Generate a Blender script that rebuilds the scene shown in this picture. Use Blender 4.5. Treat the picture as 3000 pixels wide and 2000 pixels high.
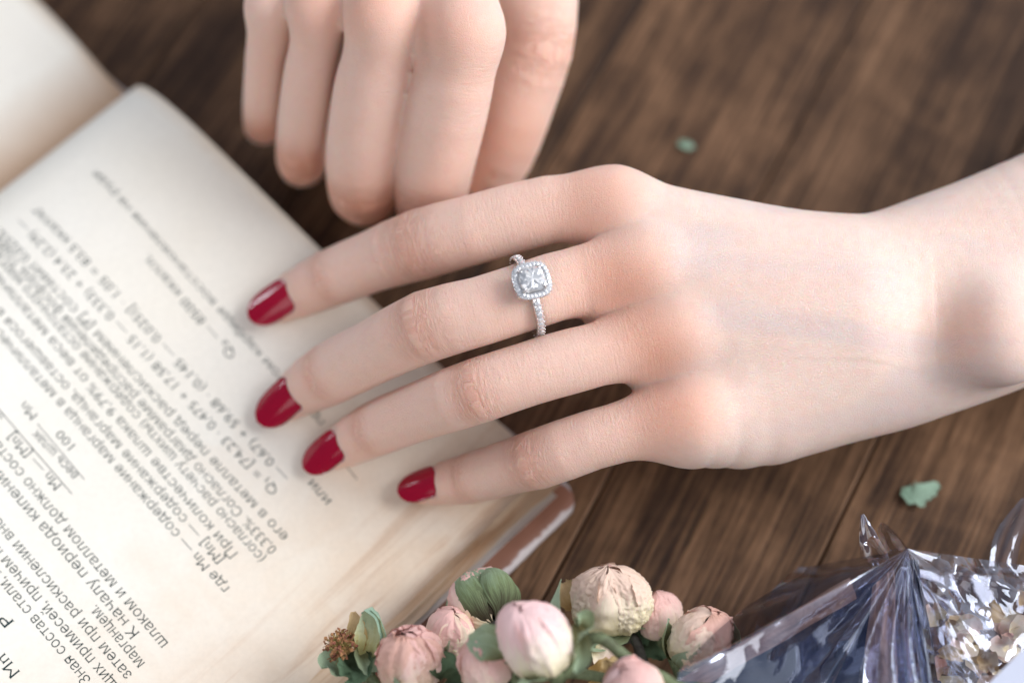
import bpy, bmesh, math, random
import numpy as np
from mathutils import Vector, Matrix, noise as mnoise

# ---------------------------------------------------------------- camera
ELEV, DIST, LENS, TZ = 62.0, 0.42, 72.0, 0.035
_e = math.radians(ELEV)
CF = np.array([0, math.cos(_e), -math.sin(_e)])      # forward
CU = np.array([0, math.sin(_e), math.cos(_e)])       # up
CR = np.array([1.0, 0, 0])
CC = np.array([0, 0, TZ]) - CF * DIST

def P(px, py, zmm):
    """point on the picture's line of sight (3000 x 2000 frame) at height zmm above the table"""
    d = CF + (px - 1500) / 3000 * 36 / LENS * CR - (py - 1000) / 3000 * 36 / LENS * CU
    return CC + d * ((zmm * 1e-3 - CC[2]) / d[2])

def depth(p):
    return float((np.asarray(p) - CC) @ CF)

def mmpp(p):
    """metres per picture pixel at p"""
    return depth(p) * 36 / LENS / 3000

scene = bpy.context.scene
for o in list(bpy.data.objects):
    bpy.data.objects.remove(o)
COL = scene.collection
cd = bpy.data.cameras.new('camera'); cam = bpy.data.objects.new('camera', cd); COL.objects.link(cam)
cam.location = CC; cam.rotation_euler = (math.radians(90 - ELEV), 0, 0)
cd.lens = LENS; cd.sensor_width = 36; cd.clip_start = 0.01; cd.clip_end = 50
cd.dof.use_dof = True; cd.dof.focus_distance = depth(P(1560, 830, 49)); cd.dof.aperture_fstop = 4.5
scene.camera = cam

# ---------------------------------------------------------------- light
world = bpy.data.worlds.new('World'); scene.world = world; world.use_nodes = True
wt = world.node_tree; bg = wt.nodes['Background']
# soft room: bright towards the window side, dim bluish opposite
_tc = wt.nodes.new('ShaderNodeTexCoord'); _dp = wt.nodes.new('ShaderNodeVectorMath'); _dp.operation = 'DOT_PRODUCT'
wt.links.new(_tc.outputs['Generated'], _dp.inputs[0]); _dp.inputs[1].default_value = (0.82, 0.46, 0.34)
_ma = wt.nodes.new('ShaderNodeMath'); _ma.operation = 'MULTIPLY_ADD'; wt.links.new(_dp.outputs['Value'], _ma.inputs[0]); _ma.inputs[1].default_value = 0.5; _ma.inputs[2].default_value = 0.5
_rp = wt.nodes.new('ShaderNodeValToRGB'); _rp.color_ramp.interpolation = 'EASE'
_el = _rp.color_ramp.elements; _el[0].position = 0.0; _el[0].color = (0.03, 0.045, 0.09, 1); _el[1].position = 1.0; _el[1].color = (1.0, 1.05, 1.15, 1)
_x = _el.new(0.45); _x.color = (0.12, 0.15, 0.22, 1); _x = _el.new(0.74); _x.color = (0.36, 0.39, 0.46, 1)
wt.links.new(_ma.outputs[0], _rp.inputs[0]); wt.links.new(_rp.outputs[0], bg.inputs[0]); bg.inputs[1].default_value = 1.0

def area(name, loc, target, sx, sy, power, col):
    l = bpy.data.lights.new(name, 'AREA'); l.shape = 'RECTANGLE'; l.size = sx; l.size_y = sy
    l.energy = power; l.color = col
    o = bpy.data.objects.new(name, l); COL.objects.link(o); o.location = loc
    o.rotation_euler = (Vector(target) - Vector(loc)).to_track_quat('-Z', 'Y').to_euler()
    return o
area('window_light', (1.25, 0.10, 0.95), (0, 0, 0.03), 1.0, 1.0, 25, (0.98, 0.98, 1.0))
area('fill_light', (-0.3, -1.2, 1.15), (0, 0, 0.03), 1.6, 1.6, 12, (1.0, 0.96, 0.91))  # added soft fill from the camera side, not a lamp in the room
area('far_window_light', (-1.40, 0.58, 0.50), (0, 0, 0.03), 0.26, 0.40, 4.5, (0.90, 0.94, 1.0))

vs = scene.view_settings
vs.view_transform = 'Standard'; vs.look = 'None'; vs.exposure = 0.11; vs.gamma = 1.0
scene.render.engine = 'CYCLES'
cy = scene.cycles
cy.use_denoising = True
try: cy.denoiser = 'OPENIMAGEDENOISE'
except Exception: pass
cy.use_adaptive_sampling = True; cy.adaptive_threshold = 0.02; cy.adaptive_min_samples = 16
cy.max_bounces = 8; cy.transparent_max_bounces = 24; cy.transmission_bounces = 8; cy.glossy_bounces = 6; cy.diffuse_bounces = 4
cy.caustics_reflective = False; cy.caustics_refractive = False
cy.sample_clamp_indirect = 6

# ---------------------------------------------------------------- helpers
rng = np.random.default_rng(7)
def lin(r, g, b):
    f = lambda c: (c / 255 / 12.92) if c / 255 <= 0.04045 else ((c / 255 + 0.055) / 1.055) ** 2.4
    return (f(r), f(g), f(b), 1)

class NT:
    """tiny node-tree helper"""
    def __init__(s, name):
        s.m = bpy.data.materials.new(name); s.m.use_nodes = True
        s.t = s.m.node_tree; s.b = s.t.nodes['Principled BSDF']; s.out = s.t.nodes['Material Output']
    def n(s, typ, **kw):
        nd = s.t.nodes.new('ShaderNode' + typ)
        for k, v in kw.items():
            if k.startswith('_'): setattr(nd, k[1:], v)
        for k, v in kw.items():
            if not k.startswith('_'):
                key = int(k[1:]) if k[0] == 'i' and k[1:].isdigit() else k.replace('__', ' ')
                s.set(nd.inputs[key], v)
        return nd
    def set(s, inp, v):
        if hasattr(v, 'is_output') or isinstance(v, bpy.types.NodeSocket): s.t.links.new(v, inp)
        elif isinstance(v, bpy.types.Node): s.t.links.new(v.outputs[0], inp)
        else: inp.default_value = v
    def P(s, **kw):
        for k, v in kw.items(): s.set(s.b.inputs[k.replace('__', ' ')], v)
    def math(s, op, a, b=None, clamp=False):
        nd = s.t.nodes.new('ShaderNodeMath'); nd.operation = op; nd.use_clamp = clamp
        s.set(nd.inputs[0], a)
        if b is not None: s.set(nd.inputs[1], b)
        return nd.outputs[0]
    def mix(s, fac, a, b, mode='MIX'):
        nd = s.t.nodes.new('ShaderNodeMix'); nd.data_type = 'RGBA'; nd.blend_type = mode
        s.set(nd.inputs[0], fac); s.set(nd.inputs[6], a); s.set(nd.inputs[7], b)
        return nd.outputs[2]
    def ramp(s, fac, stops):
        nd = s.t.nodes.new('ShaderNodeValToRGB'); el = nd.color_ramp.elements
        while len(el) < len(stops): el.new(0.5)
        for e, (p, c) in zip(el, stops):
            e.position = p; e.color = c if len(c) == 4 else (*c, 1)
        s.set(nd.inputs[0], fac); return nd.outputs[0]
    def attr(s, name):
        nd = s.t.nodes.new('ShaderNodeAttribute'); nd.attribute_name = name; return nd
    def noise(s, vec, scale, detail=4, rough=0.55, dist=0.0):
        nd = s.n('TexNoise', Vector=vec, Scale=scale, Detail=detail, Roughness=rough, Distortion=dist)
        return nd.outputs['Fac']
    def coords(s, scale=(1, 1, 1), rot=(0, 0, 0), kind='Object', loc=(0, 0, 0)):
        tc = s.t.nodes.new('ShaderNodeTexCoord'); mp = s.t.nodes.new('ShaderNodeMapping')
        s.t.links.new(tc.outputs[kind], mp.inputs[0])
        mp.inputs['Scale'].default_value = scale; mp.inputs['Rotation'].default_value = rot; mp.inputs['Location'].default_value = loc
        return mp.outputs[0]
    def bump(s, h, strength=0.3, dist=0.001, normal=None):
        nd = s.t.nodes.new('ShaderNodeBump'); nd.inputs['Strength'].default_value = strength
        nd.inputs['Distance'].default_value = dist; s.set(nd.inputs['Height'], h)
        if normal is not None: s.set(nd.inputs['Normal'], normal)
        return nd.outputs[0]

def grey(v): return (v, v, v, 1)

def mesh_obj(name, verts, faces, mat, parent=None, smooth=True):
    me = bpy.data.meshes.new(name)
    me.from_pydata([tuple(map(float, v)) for v in verts], [], [tuple(map(int, f)) for f in faces])
    if smooth: me.polygons.foreach_set('use_smooth', [True] * len(me.polygons))
    me.update()
    o = bpy.data.objects.new(name, me); COL.objects.link(o)
    if mat: me.materials.append(mat)
    if parent: o.parent = parent
    return o

def fast_mesh(name, V, F, mat, parent=None, smooth=True):
    """numpy verts and equal-sized faces"""
    V = np.asarray(V, np.float32); F = np.asarray(F, np.int32)
    me = bpy.data.meshes.new(name); k = F.shape[1]
    me.vertices.add(len(V)); me.vertices.foreach_set('co', V.ravel())
    me.loops.add(F.size); me.loops.foreach_set('vertex_index', F.ravel())
    me.polygons.add(len(F)); me.polygons.foreach_set('loop_start', np.arange(0, F.size, k, dtype=np.int32))
    me.polygons.foreach_set('loop_total', np.full(len(F), k, np.int32))
    if smooth: me.polygons.foreach_set('use_smooth', np.ones(len(F), bool))
    me.update(calc_edges=True); me.validate()
    o = bpy.data.objects.new(name, me); COL.objects.link(o)
    if mat: me.materials.append(mat)
    if parent: o.parent = parent
    return o

def add_attr(o, name, arr):
    a = o.data.attributes.new(name, 'FLOAT', 'POINT'); a.data.foreach_set('value', np.asarray(arr, np.float32))

def empty(name, loc=(0, 0, 0)):
    o = bpy.data.objects.new(name, None); COL.objects.link(o); o.location = loc; o.empty_display_size = 0.01
    return o

def tag(o, label=None, cat=None, group=None, kind=None):
    if label: o['label'] = label
    if cat: o['category'] = cat
    if group: o['group'] = group
    if kind: o['kind'] = kind
    return o

def grid_faces(nu, nv, wrap=False):
    F = []
    for i in range(nu - 1):
        for j in range(nv - (0 if wrap else 1)):
            a = i * nv + j; b = i * nv + (j + 1) % nv
            F.append((a, b, b + nv, a + nv))
    return F

def nrm(v):
    v = np.asarray(v, float); return v / (np.linalg.norm(v) + 1e-12)

def catmull(pts, n):
    """resample rows of pts (any width) with a Catmull-Rom spline"""
    pts = np.asarray(pts, float); m = len(pts)
    ext = np.vstack([2 * pts[0] - pts[1], pts, 2 * pts[-1] - pts[-2]])
    out = []
    for s in np.linspace(0, m - 1, n):
        i = min(int(s), m - 2); t = s - i
        p0, p1, p2, p3 = ext[i:i + 4]
        out.append(0.5 * (2 * p1 + (p2 - p0) * t + (2 * p0 - 5 * p1 + 4 * p2 - p3) * t * t + (3 * p1 - p0 - 3 * p2 + p3) * t ** 3))
    return np.array(out)

def tube(name, pts, radii, mat, parent=None, seg=8, cap=True):
    pts = [Vector(p) for p in pts]; V = []; F = []
    t0 = (pts[1] - pts[0]).normalized(); nn = t0.orthogonal().normalized()
    for i, p in enumerate(pts):
        t = (pts[min(i + 1, len(pts) - 1)] - pts[max(i - 1, 0)]).normalized()
        nn = (nn - t * nn.dot(t)).normalized(); bb = t.cross(nn)
        r = radii[i] if hasattr(radii, '__len__') else radii
        for k in range(seg):
            a = 2 * math.pi * k / seg
            V.append(p + nn * (r * math.cos(a)) + bb * (r * math.sin(a)))
    F = grid_faces(len(pts), seg, True)
    if cap:
        F.append(tuple(range(seg - 1, -1, -1))); F.append(tuple(range((len(pts) - 1) * seg, len(pts) * seg)))
    return mesh_obj(name, V, F, mat, parent)
# ---------------------------------------------------------------- table
def wood_material(name, seed, tint):
    t = NT(name)
    c = t.coords(scale=(1, 1, 1), loc=(seed * 1.37, seed * 0.71, 0))          # x runs along the grain
    long1 = t.n('Mapping', Vector=c, Scale=(7, 130, 40)).outputs[0]
    long2 = t.n('Mapping', Vector=c, Scale=(34, 900, 60)).outputs[0]
    cross = t.n('Mapping', Vector=c, Scale=(26, 20, 20)).outputs[0]
    g1 = t.noise(long1, 1.0, 6, 0.62, 0.6)
    g2 = t.noise(long2, 1.0, 4, 0.6, 0.2)
    blot = t.noise(cross, 1.0, 5, 0.6, 0.4)
    h = t.math('ADD', t.math('MULTIPLY', g1, 0.50), t.math('MULTIPLY', g2, 0.42))
    h = t.math('ADD', h, t.math('MULTIPLY', blot, 0.46))
    h = t.math('SUBTRACT', h, 0.145)
    k = tint
    col = t.ramp(h, [(0.38, (0.020 * k, 0.0105 * k, 0.0075 * k)), (0.48, (0.053 * k, 0.0285 * k, 0.0165 * k)), (0.555, (0.108 * k, 0.058 * k, 0.031 * k)),
                     (0.63, (0.180 * k, 0.100 * k, 0.055 * k)), (0.76, (0.27 * k, 0.150 * k, 0.084 * k))])
    # short dark pores and saw marks across the grain
    pore = t.noise(t.n('Mapping', Vector=c, Scale=(95, 900, 60)).outputs[0], 1.0, 2, 0.5)
    pm = t.ramp(pore, [(0.30, grey(0.45)), (0.46, grey(1.0))])
    col = t.mix(0.75, col, pm, 'MULTIPLY')
    saw = t.noise(t.n('Mapping', Vector=c, Scale=(420, 60, 60)).outputs[0], 1.0, 3, 0.5)
    col = t.mix(t.math('MULTIPLY', saw, 0.28), col, (0.020, 0.012, 0.010, 1))
    rough = t.ramp(h, [(0.3, grey(0.62)), (0.8, grey(0.42))])
    nb = t.bump(t.math('ADD', t.math('MULTIPLY', g2, 0.6), t.math('MULTIPLY', pore, 0.6)), 0.35, 0.0004)
    t.P(Base__Color=col, Roughness=rough, Normal=nb)
    t.b.inputs['Specular IOR Level'].default_value = 0.18
    return t.m

seam_a, seam_b = P(2470, 121, 0), P(1640, 1660, 0)
gdir = nrm((seam_a - seam_b)[:2]); gang = math.atan2(gdir[1], gdir[0])
gper = np.array([gdir[1], -gdir[0]])
PW = float((P(2470, 1500, 0) - seam_a)[:2] @ gper)       # plank width from two visible seams
table = empty('table', (0, 0, 0)); tag(table, kind='structure')
base_m = NT('table_groove'); base_m.P(Base__Color=(0.012, 0.008, 0.006, 1), Roughness=0.8)
def slab(name, L, W, T, ch, mat, parent):
    # board with chamfered long edges, top at z=0, centred
    y = [(-W / 2, -T), (-W / 2, -ch), (-W / 2 + ch, 0), (W / 2 - ch, 0), (W / 2, -ch), (W / 2, -T)]
    V = [(x, a, b) for x in (-L / 2, L / 2) for a, b in y]; n = len(y)
    F = [(i, (i + 1) % n, n + (i + 1) % n, n + i) for i in range(n)] + [tuple(range(n - 1, -1, -1)), tuple(range(n, 2 * n))]
    return mesh_obj(name, V, F, mat, parent, smooth=False)
wood = [wood_material('dark_wood_%d' % i, i * 3.1 + 1, 1.16 + 0.14 * math.sin(i * 2.3)) for i in range(4)]
for i in range(-13, 13):
    c = seam_a[:2] + gper * PW * (i + 0.5)
    o = slab('plank', 1.7, PW - 0.00045, 0.018, 0.00045, wood[(i * 7) % 4], table)
    along = (np.zeros(2) - c) @ gdir
    c = c + gdir * (along + 0.13 * math.sin(i * 5.1))
    o.location = (c[0], c[1], 0); o.rotation_euler = (0, 0, gang)
o = mesh_obj('table_core', [(-.9, -.9, -.012), (.9, -.9, -.012), (.9, .9, -.012), (-.9, .9, -.012), (-.9, -.9, -.03), (.9, -.9, -.03), (.9, .9, -.03), (-.9, .9, -.03)],
             [(0, 1, 2, 3), (7, 6, 5, 4), (0, 4, 5, 1), (1, 5, 6, 2), (2, 6, 7, 3), (3, 7, 4, 0)], base_m.m, table, smooth=False)
# ---------------------------------------------------------------- book
BO = P(392, 303, 4); BO[2] = 0
BF = P(1700, 1476, 1); BF[2] = 0
BU = nrm(BF - BO); BV = np.array([BU[1], -BU[0], 0.0])           # u: spine to fore edge, v: foot to head
BW = float(np.linalg.norm(BF - BO))                              # cover width
_pu = np.array([0, 1.2, 3, 6, 11, 18, 28, 42, 58, 75, 95, 115, 135, 150, 175]) * 1e-3 * BW / 0.150
_pz = np.array([5.0, 9.5, 13.5, 16.8, 19.3, 20.3, 20.0, 18.0, 15.2, 12.2, 9.0, 6.6, 4.6, 3.3, 2.6]) * 1e-3
_ru = np.array([0, 5, 11, 18, 27, 38, 54, 75, 110, 150, 175]) * 1e-3 * BW / 0.150
_rz = np.array([4.0, 4.9, 6.8, 9.6, 12.6, 14.8, 15.6, 14.6, 11.0, 8.0, 7.0]) * 1e-3
def smooth_interp(x, xs, zs):
    # monotone-ish cubic hermite
    xs = np.asarray(xs); zs = np.asarray(zs); m = np.gradient(zs, xs)
    i = np.clip(np.searchsorted(xs, x) - 1, 0, len(xs) - 2); h = xs[i + 1] - xs[i]; t = np.clip((x - xs[i]) / h, 0, 1)
    return ((2 * t ** 3 - 3 * t * t + 1) * zs[i] + (t ** 3 - 2 * t * t + t) * h * m[i] + (-2 * t ** 3 + 3 * t * t) * zs[i + 1] + (t ** 3 - t * t) * h * m[i + 1])
def page_z(u, v, side=1):
    u = np.asarray(u, float); v = np.asarray(v, float)
    z = smooth_interp(np.abs(u), _pu, _pz) if side > 0 else smooth_interp(np.abs(u), _ru, _rz)
    env = np.clip(np.abs(u) / 0.03, 0, 1)
    return z + env * (0.0005 * np.sin(v * 38 + u * 21) + 0.00035 * np.sin(v * 70 - u * 55 + 1.0))
def book_uv(p):
    d = np.asarray(p) - BO; return d @ BU, d @ BV
def book_pt(u, v, z):
    return BO + BU * u + BV * v + np.array([0, 0, 1.0]) * z
def page_under(x, y):
    u, v = book_uv(np.array([x, y, 0])); return float(page_z(u, v))

def paper(name, base, aged, stain_u=None, edge=0.35, gut=0):
    t = NT(name)
    uv = t.attr('bu').outputs['Fac']; vv = t.attr('bv').outputs['Fac']
    c = t.coords()
    n1 = t.noise(c, 22, 4, 0.55); n2 = t.noise(c, 900, 3, 0.6); n3 = t.noise(c, 60, 5, 0.6, 0.8)
    col = t.mix(t.ramp(n1, [(0.35, grey(0)), (0.75, grey(0.45))]), base, aged)
    # yellowed foot and fore edges, ragged
    e1 = t.math('SUBTRACT', 0.0035, vv); e1 = t.math('ADD', t.math('MULTIPLY', e1, 200), t.math('MULTIPLY', t.math('SUBTRACT', n3, 0.5), 1.2), True)
    e2 = t.math('SUBTRACT', uv, 0.085); e2 = t.math('ADD', t.math('MULTIPLY', e2, 17), t.math('MULTIPLY', t.math('SUBTRACT', n3, 0.5), 0.9), True)
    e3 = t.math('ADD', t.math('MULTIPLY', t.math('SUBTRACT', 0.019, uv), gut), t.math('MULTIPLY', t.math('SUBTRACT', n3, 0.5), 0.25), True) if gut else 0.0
    e = t.math('MAXIMUM', t.math('MULTIPLY', e1, 0.5), t.math('MULTIPLY', e2, edge))
    col = t.mix(e, col, lin(216, 178, 138))
    if gut: col = t.mix(t.math('MULTIPLY', e3, 0.7), col, lin(176, 126, 78))      # gutter shade painted brown, along with some old glue ageing
    if stain_u:
        # water-stain streaks that run along the fore edge
        st = t.n('CombineXYZ', X=t.math('MULTIPLY', uv, 260), Y=t.math('MULTIPLY', vv, 16)).outputs[0]
        ns = t.noise(st, 1.0, 4, 0.6, 0.5)
        m = t.math('MULTIPLY', t.ramp(ns, [(0.50, grey(0)), (0.70, grey(1))]), t.math('MULTIPLY', t.math('SUBTRACT', uv, stain_u), 45, True), True)
        col = t.mix(t.math('MULTIPLY', m, 0.75), col, lin(178, 126, 78))
    col = t.mix(0.10, col, t.ramp(n2, [(0.3, grey(0.45)), (0.7, grey(1))]), 'MULTIPLY')
    t.P(Base__Color=col, Roughness=0.78, Normal=t.bump(n2, 0.10, 0.0002, t.bump(n1, 0.25, 0.002)))
    t.b.inputs['Specular IOR Level'].default_value = 0.25
    return t.m
page_m = paper('aged_page', lin(242, 238, 228), lin(236, 226, 206), 0.112, 0.6)
page_r = paper('aged_page_gutter_shade', lin(242, 238, 228), lin(236, 226, 206), None, 0.2, 70)
under_m = paper('stained_page', lin(228, 214, 194), lin(214, 184, 150), 0.100, 0.5)
end_m = paper('endpaper', lin(214, 208, 203), lin(205, 190, 172), 0.118, 0.0)

book = empty('open_book', tuple(book_pt(0, 0, 0)))
tag(book, 'open old printed book with yellowed stained pages under the fingertips', 'book')
book_loc = Vector(book.location)
def bsheet(name, u0, u1, v0, v1, dz, mat, side=1, nu=46, nv=40, thick=0.00025, wob=0.0, seed=0, zmin=0.0002):
    us = u0 + (u1 - u0) * np.linspace(0, 1, nu) ** (1.6 if u0 < 0.02 else 1.0); vsr = np.linspace(v0, v1, nv)
    V = []; U = []; W = []
    for layer in (0, 1):
        for i, u in enumerate(us):
            for v in vsr:
                uu = u + (wob * (mnoise.noise((v * 60, seed * 9.1, 0)) + 0.4 * mnoise.noise((v * 300, seed * 5.1, 3))) * (i / (nu - 1)) ** 6 if wob else 0)
                z = float(page_z(uu, v, side)) + dz - layer * thick
                V.append(book_pt(side * uu, v, max(z, zmin - layer * thick)) - np.array(book_loc)); U.append(uu); W.append(v)
    F = grid_faces(nu, nv); n = nu * nv
    F = [f[::-1] for f in F] + [tuple(a + n for a in f) for f in F]
    ring = [i * nv for i in range(nu)] + [(nu - 1) * nv + j for j in range(1, nv)] + [i * nv + nv - 1 for i in range(nu - 2, -1, -1)] + [j for j in range(nv - 2, 0, -1)]
    F += [(ring[k], ring[(k + 1) % len(ring)], ring[(k + 1) % len(ring)] + n, ring[k] + n) for k in range(len(ring))]
    o = mesh_obj(name, V, F, mat, book)
    add_attr(o, 'bu', U); add_attr(o, 'bv', W)
    return o
BH = 0.215 * BW / 0.150 * 0.95
k150 = BW / 0.150
# left-hand stack (text page in view): top page, two pages below that peep out, end paper, board
bsheet('page', 0.0004, 0.1400 * k150, 0.0, BH, 0.0, page_m, 1, 60, 60, 0.0002, 0.0010, 1)
bsheet('page', 0.0006, 0.1422 * k150, 0.0012, BH - 0.001, -0.0006, under_m, 1, 46, 50, 0.0002, 0.0010, 2, 0.0036)
bsheet('page', 0.0008, 0.1440 * k150, 0.0006, BH - 0.001, -0.0012, under_m, 1, 46, 50, 0.0002, 0.0012, 3, 0.0033)
# page block below the loose leaves
def block(name, side, u1, dz, mat, v0=0.001):
    us = np.linspace(0.001, u1, 40); V = []; U = []; W = []
    for v in (v0, BH - v0):
        for u in us:
            for z in (max(float(page_z(u, v, side)) + dz, 0.0022), 0.0018):
                V.append(book_pt(side * u, v, z) - np.array(book_loc)); U.append(u); W.append(v)
    n = len(us) * 2; F = []
    for i in range(len(us) - 1):
        a = 2 * i; F += [(a, a + 1, a + 3, a + 2), (n + a, n + a + 2, n + a + 3, n + a + 1), (a, a + 2, n + a + 2, n + a), (a + 1, n + a + 1, n + a + 3, a + 3)]
    e = 2 * (len(us) - 1); F += [(0, n, n + 1, 1), (e, e + 1, n + e + 1, n + e)]
    o = mesh_obj(name, V, F, mat, book, smooth=False); add_attr(o, 'bu', U); add_attr(o, 'bv', W)
    return o
edge_t = NT('page_edges'); ec = edge_t.coords(scale=(1, 1, 1))
el = edge_t.noise(edge_t.n('Mapping', Vector=ec, Scale=(30, 30, 3500)).outputs[0], 1.0, 2, 0.5)
edge_t.P(Base__Color=edge_t.ramp(el, [(0.3, lin(150, 112, 74)), (0.6, lin(214, 190, 158))]), Roughness=0.85, Normal=edge_t.bump(el, 0.6, 0.0004))
block('page_block', 1, 0.1395 * k150, -0.0019, edge_t.m)
bsheet('endpaper', 0.004, 0.1452 * k150, 0.0028, BH - 0.002, -0.0022, end_m, 1, 30, 30, 0.0001, 0.0006, 4, 0.00305)
# right-hand stack
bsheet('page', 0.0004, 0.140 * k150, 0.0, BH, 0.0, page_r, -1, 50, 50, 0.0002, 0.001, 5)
block('page_block', -1, 0.1385 * k150, -0.0008, edge_t.m)

# cover boards: brown cloth with worn pale edges
cov = NT('brown_cover'); cc_ = cov.coords(); cn = cov.noise(cc_, 140, 4, 0.6, 0.5); cb = cov.noise(cc_, 34, 3, 0.5)
wear = cov.attr('wear').outputs['Fac']
wm = cov.math('ADD', wear, cov.math('MULTIPLY', cov.math('SUBTRACT', cn, 0.55), 1.5), True)
wm = cov.ramp(wm, [(0.40, grey(0)), (0.62, grey(1))])
cov.P(Base__Color=cov.mix(wm, cov.ramp(cb, [(0.3, lin(104, 66, 46)), (0.7, lin(150, 102, 82))]), lin(202, 192, 190)), Roughness=0.65, Normal=cov.bump(cn, 0.3, 0.0006))
def board(side, u1, v0, v1, z0=0.0003, th=0.0024):
    # rounded-corner board: inner ring (top) and outer bevel carrying the worn edge
    r = 0.006; pts = []
    def arc(cu, cv, a0, a1):
        for a in np.linspace(a0, a1, 6): pts.append((cu + r * math.cos(a), cv + r * math.sin(a)))
    H = math.pi / 2
    arc(u1 - r, v0 + r, -H, 0); arc(u1 - r, v1 - r, 0, H); pts.append((0.0, v1)); pts.append((0.0, v0))
    fine = []
    for i in range(len(pts)):
        a, b = np.array(pts[i]), np.array(pts[(i + 1) % len(pts)]); n = max(1, int(np.linalg.norm(b - a) / 0.004))
        fine += [a + (b - a) * k / n for k in range(n)]
    fine = np.array(fine); cen = np.array([u1 / 2, (v0 + v1) / 2])
    V = []; Wr = []; rows = [(0.0045, z0 + th + 0.0002, 0.0), (0.0026, z0 + th + 0.0002, 0.0), (0.0012, z0 + th, 0.5), (0.0, z0 + th * 0.6, 1.0), (0.0, z0 + 0.0004, 0.9), (0.001, z0, 0.2)]
    for ins, z, w in rows:
        for p in fine:
            q = p.copy()
            q[0] = min(q[0], u1 - ins) if u1 - p[0] < 0.02 else q[0]; q[1] = min(max(q[1], v0 + ins), v1 - ins)
            q += 0.0005 * np.array([mnoise.noise((p[0] * 140, p[1] * 140, 1)), mnoise.noise((p[0] * 140, p[1] * 140, 7))]) * (w > 0.2)
            V.append(book_pt(side * q[0], q[1], z) - np.array(book_loc)); Wr.append(w)
    m = len(fine); F = []
    for k in range(len(rows) - 1):
        for i in range(m): F.append((k * m + i, (k + 1) * m + i, (k + 1) * m + (i + 1) % m, k * m + (i + 1) % m))
    F.append(tuple(range(m))); F.append(tuple(range((len(rows) - 1) * m, len(rows) * m))[::-1])
    o = mesh_obj('cover_board', V, F, cov.m, book); add_attr(o, 'wear', Wr); return o
board(1, BW, -0.0015, BH + 0.003); board(-1, BW, -0.0015, BH + 0.003)
# ---------------------------------------------------------------- print on the pages (upside down to us)
ink = NT('grey_green_ink'); ink.P(Base__Color=lin(48, 64, 64), Roughness=0.8); ink.b.inputs['Specular IOR Level'].default_value = 0.1
def glyph_line(s, size, weight=0.0):
    cu = bpy.data.curves.new('t', 'FONT'); cu.body = s.replace('н', 'h'); cu.size = size; cu.small_caps_scale = 0.79; cu.offset = weight * size; cu.resolution_u = 3
    for i_, c_ in enumerate(s):
        if c_ == 'н': cu.body_format[i_].use_small_caps = True
    ob = bpy.data.objects.new('t', cu); COL.objects.link(ob)
    dg = bpy.context.evaluated_depsgraph_get(); me = bpy.data.meshes.new_from_object(ob.evaluated_get(dg))
    V = np.array([v.co for v in me.vertices]).reshape(-1, 3)[:, :2]; F = [tuple(p.vertices) for p in me.polygons]
    # slab serifs on the ends of upright strokes
    ends = []
    cnt = {}
    for f in F:
        for a, b in zip(f, f[1:] + f[:1]): cnt[(min(a, b), max(a, b))] = cnt.get((min(a, b), max(a, b)), 0) + 1
    for (a, b), c in cnt.items():
        if c == 1:
            p, q = V[a], V[b]
            if abs(p[1] - q[1]) < 0.004 * size and 0.05 * size < abs(p[0] - q[0]) < 0.15 * size:
                ends.append((min(p[0], q[0]), max(p[0], q[0]), (p[1] + q[1]) / 2))
    nser = len(V); V = V.tolist(); sw = 0.034 * size; sh = 0.022 * size
    for x0, x1, y in ends:
        lo, hi = (y, y + sh) if y < 0.25 * size else (y - sh, y)
        i = len(V); V += [[x0 - sw, lo], [x1 + sw, lo], [x1 + sw, hi], [x0 - sw, hi]]; F.append((i, i + 1, i + 2, i + 3))
    bpy.data.objects.remove(ob); bpy.data.curves.remove(cu); bpy.data.meshes.remove(me)
    Z = np.zeros(len(V)); Z[nser:] = 2.5e-5 + 0.8e-5 * ((np.arange(len(V) - nser) // 4) % 4)
    return (np.column_stack([np.array(V), Z]) if V else np.zeros((0, 3))), F

# reading frame: text runs from the fore edge (outer margin) to the spine, lines step from head to foot
TXT_V, TXT_F = [], []
def put(s, px, py, end=None, size_mm=3.0, italic=0.0, raise_mm=0.0):
    """start of the line at picture point (px,py); end = picture point where the line stops (sets the spacing)"""
    p0 = P(px, py, 9)
    for _ in range(6):
        u, v = book_uv(p0); p0 = P(px, py, float(page_z(u, v)) * 1000)
    u0, v0 = book_uv(p0)
    V, F = glyph_line(s, size_mm * 1e-3, -0.010)
    if len(V) == 0: return
    V = V.copy(); V[:, 0] += V[:, 1] * italic
    du, dv = -1.0, 0.0
    if end:
        p1 = P(end[0], end[1], 9)
        for _ in range(6):
            u, v = book_uv(p1); p1 = P(end[0], end[1], float(page_z(u, v)) * 1000)
        u1, v1 = book_uv(p1); L = math.hypot(u1 - u0, v1 - v0); du, dv = (u1 - u0) / L, (v1 - v0) / L
        V[:, 0] *= L / max(V[:, 0].max(), 1e-6)
    base = sum(len(a) for a in TXT_V)
    X = V[:, 0]; Y = V[:, 1] + raise_mm * 1e-3
    u = u0 + du * X + dv * Y * 1.0; v = v0 + dv * X - du * Y
    z = page_z(u, v) + 0.00006 + V[:, 2]
    TXT_V.append(np.array([book_pt(a, b, c) - np.array(book_loc) for a, b, c in zip(u, v, z)])); TXT_F.extend([tuple(i + base for i in f) for f in F])
def bar(x0, y0, x1, y1):
    put('—', x0, y0, (x1, y1), 3.0)
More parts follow.
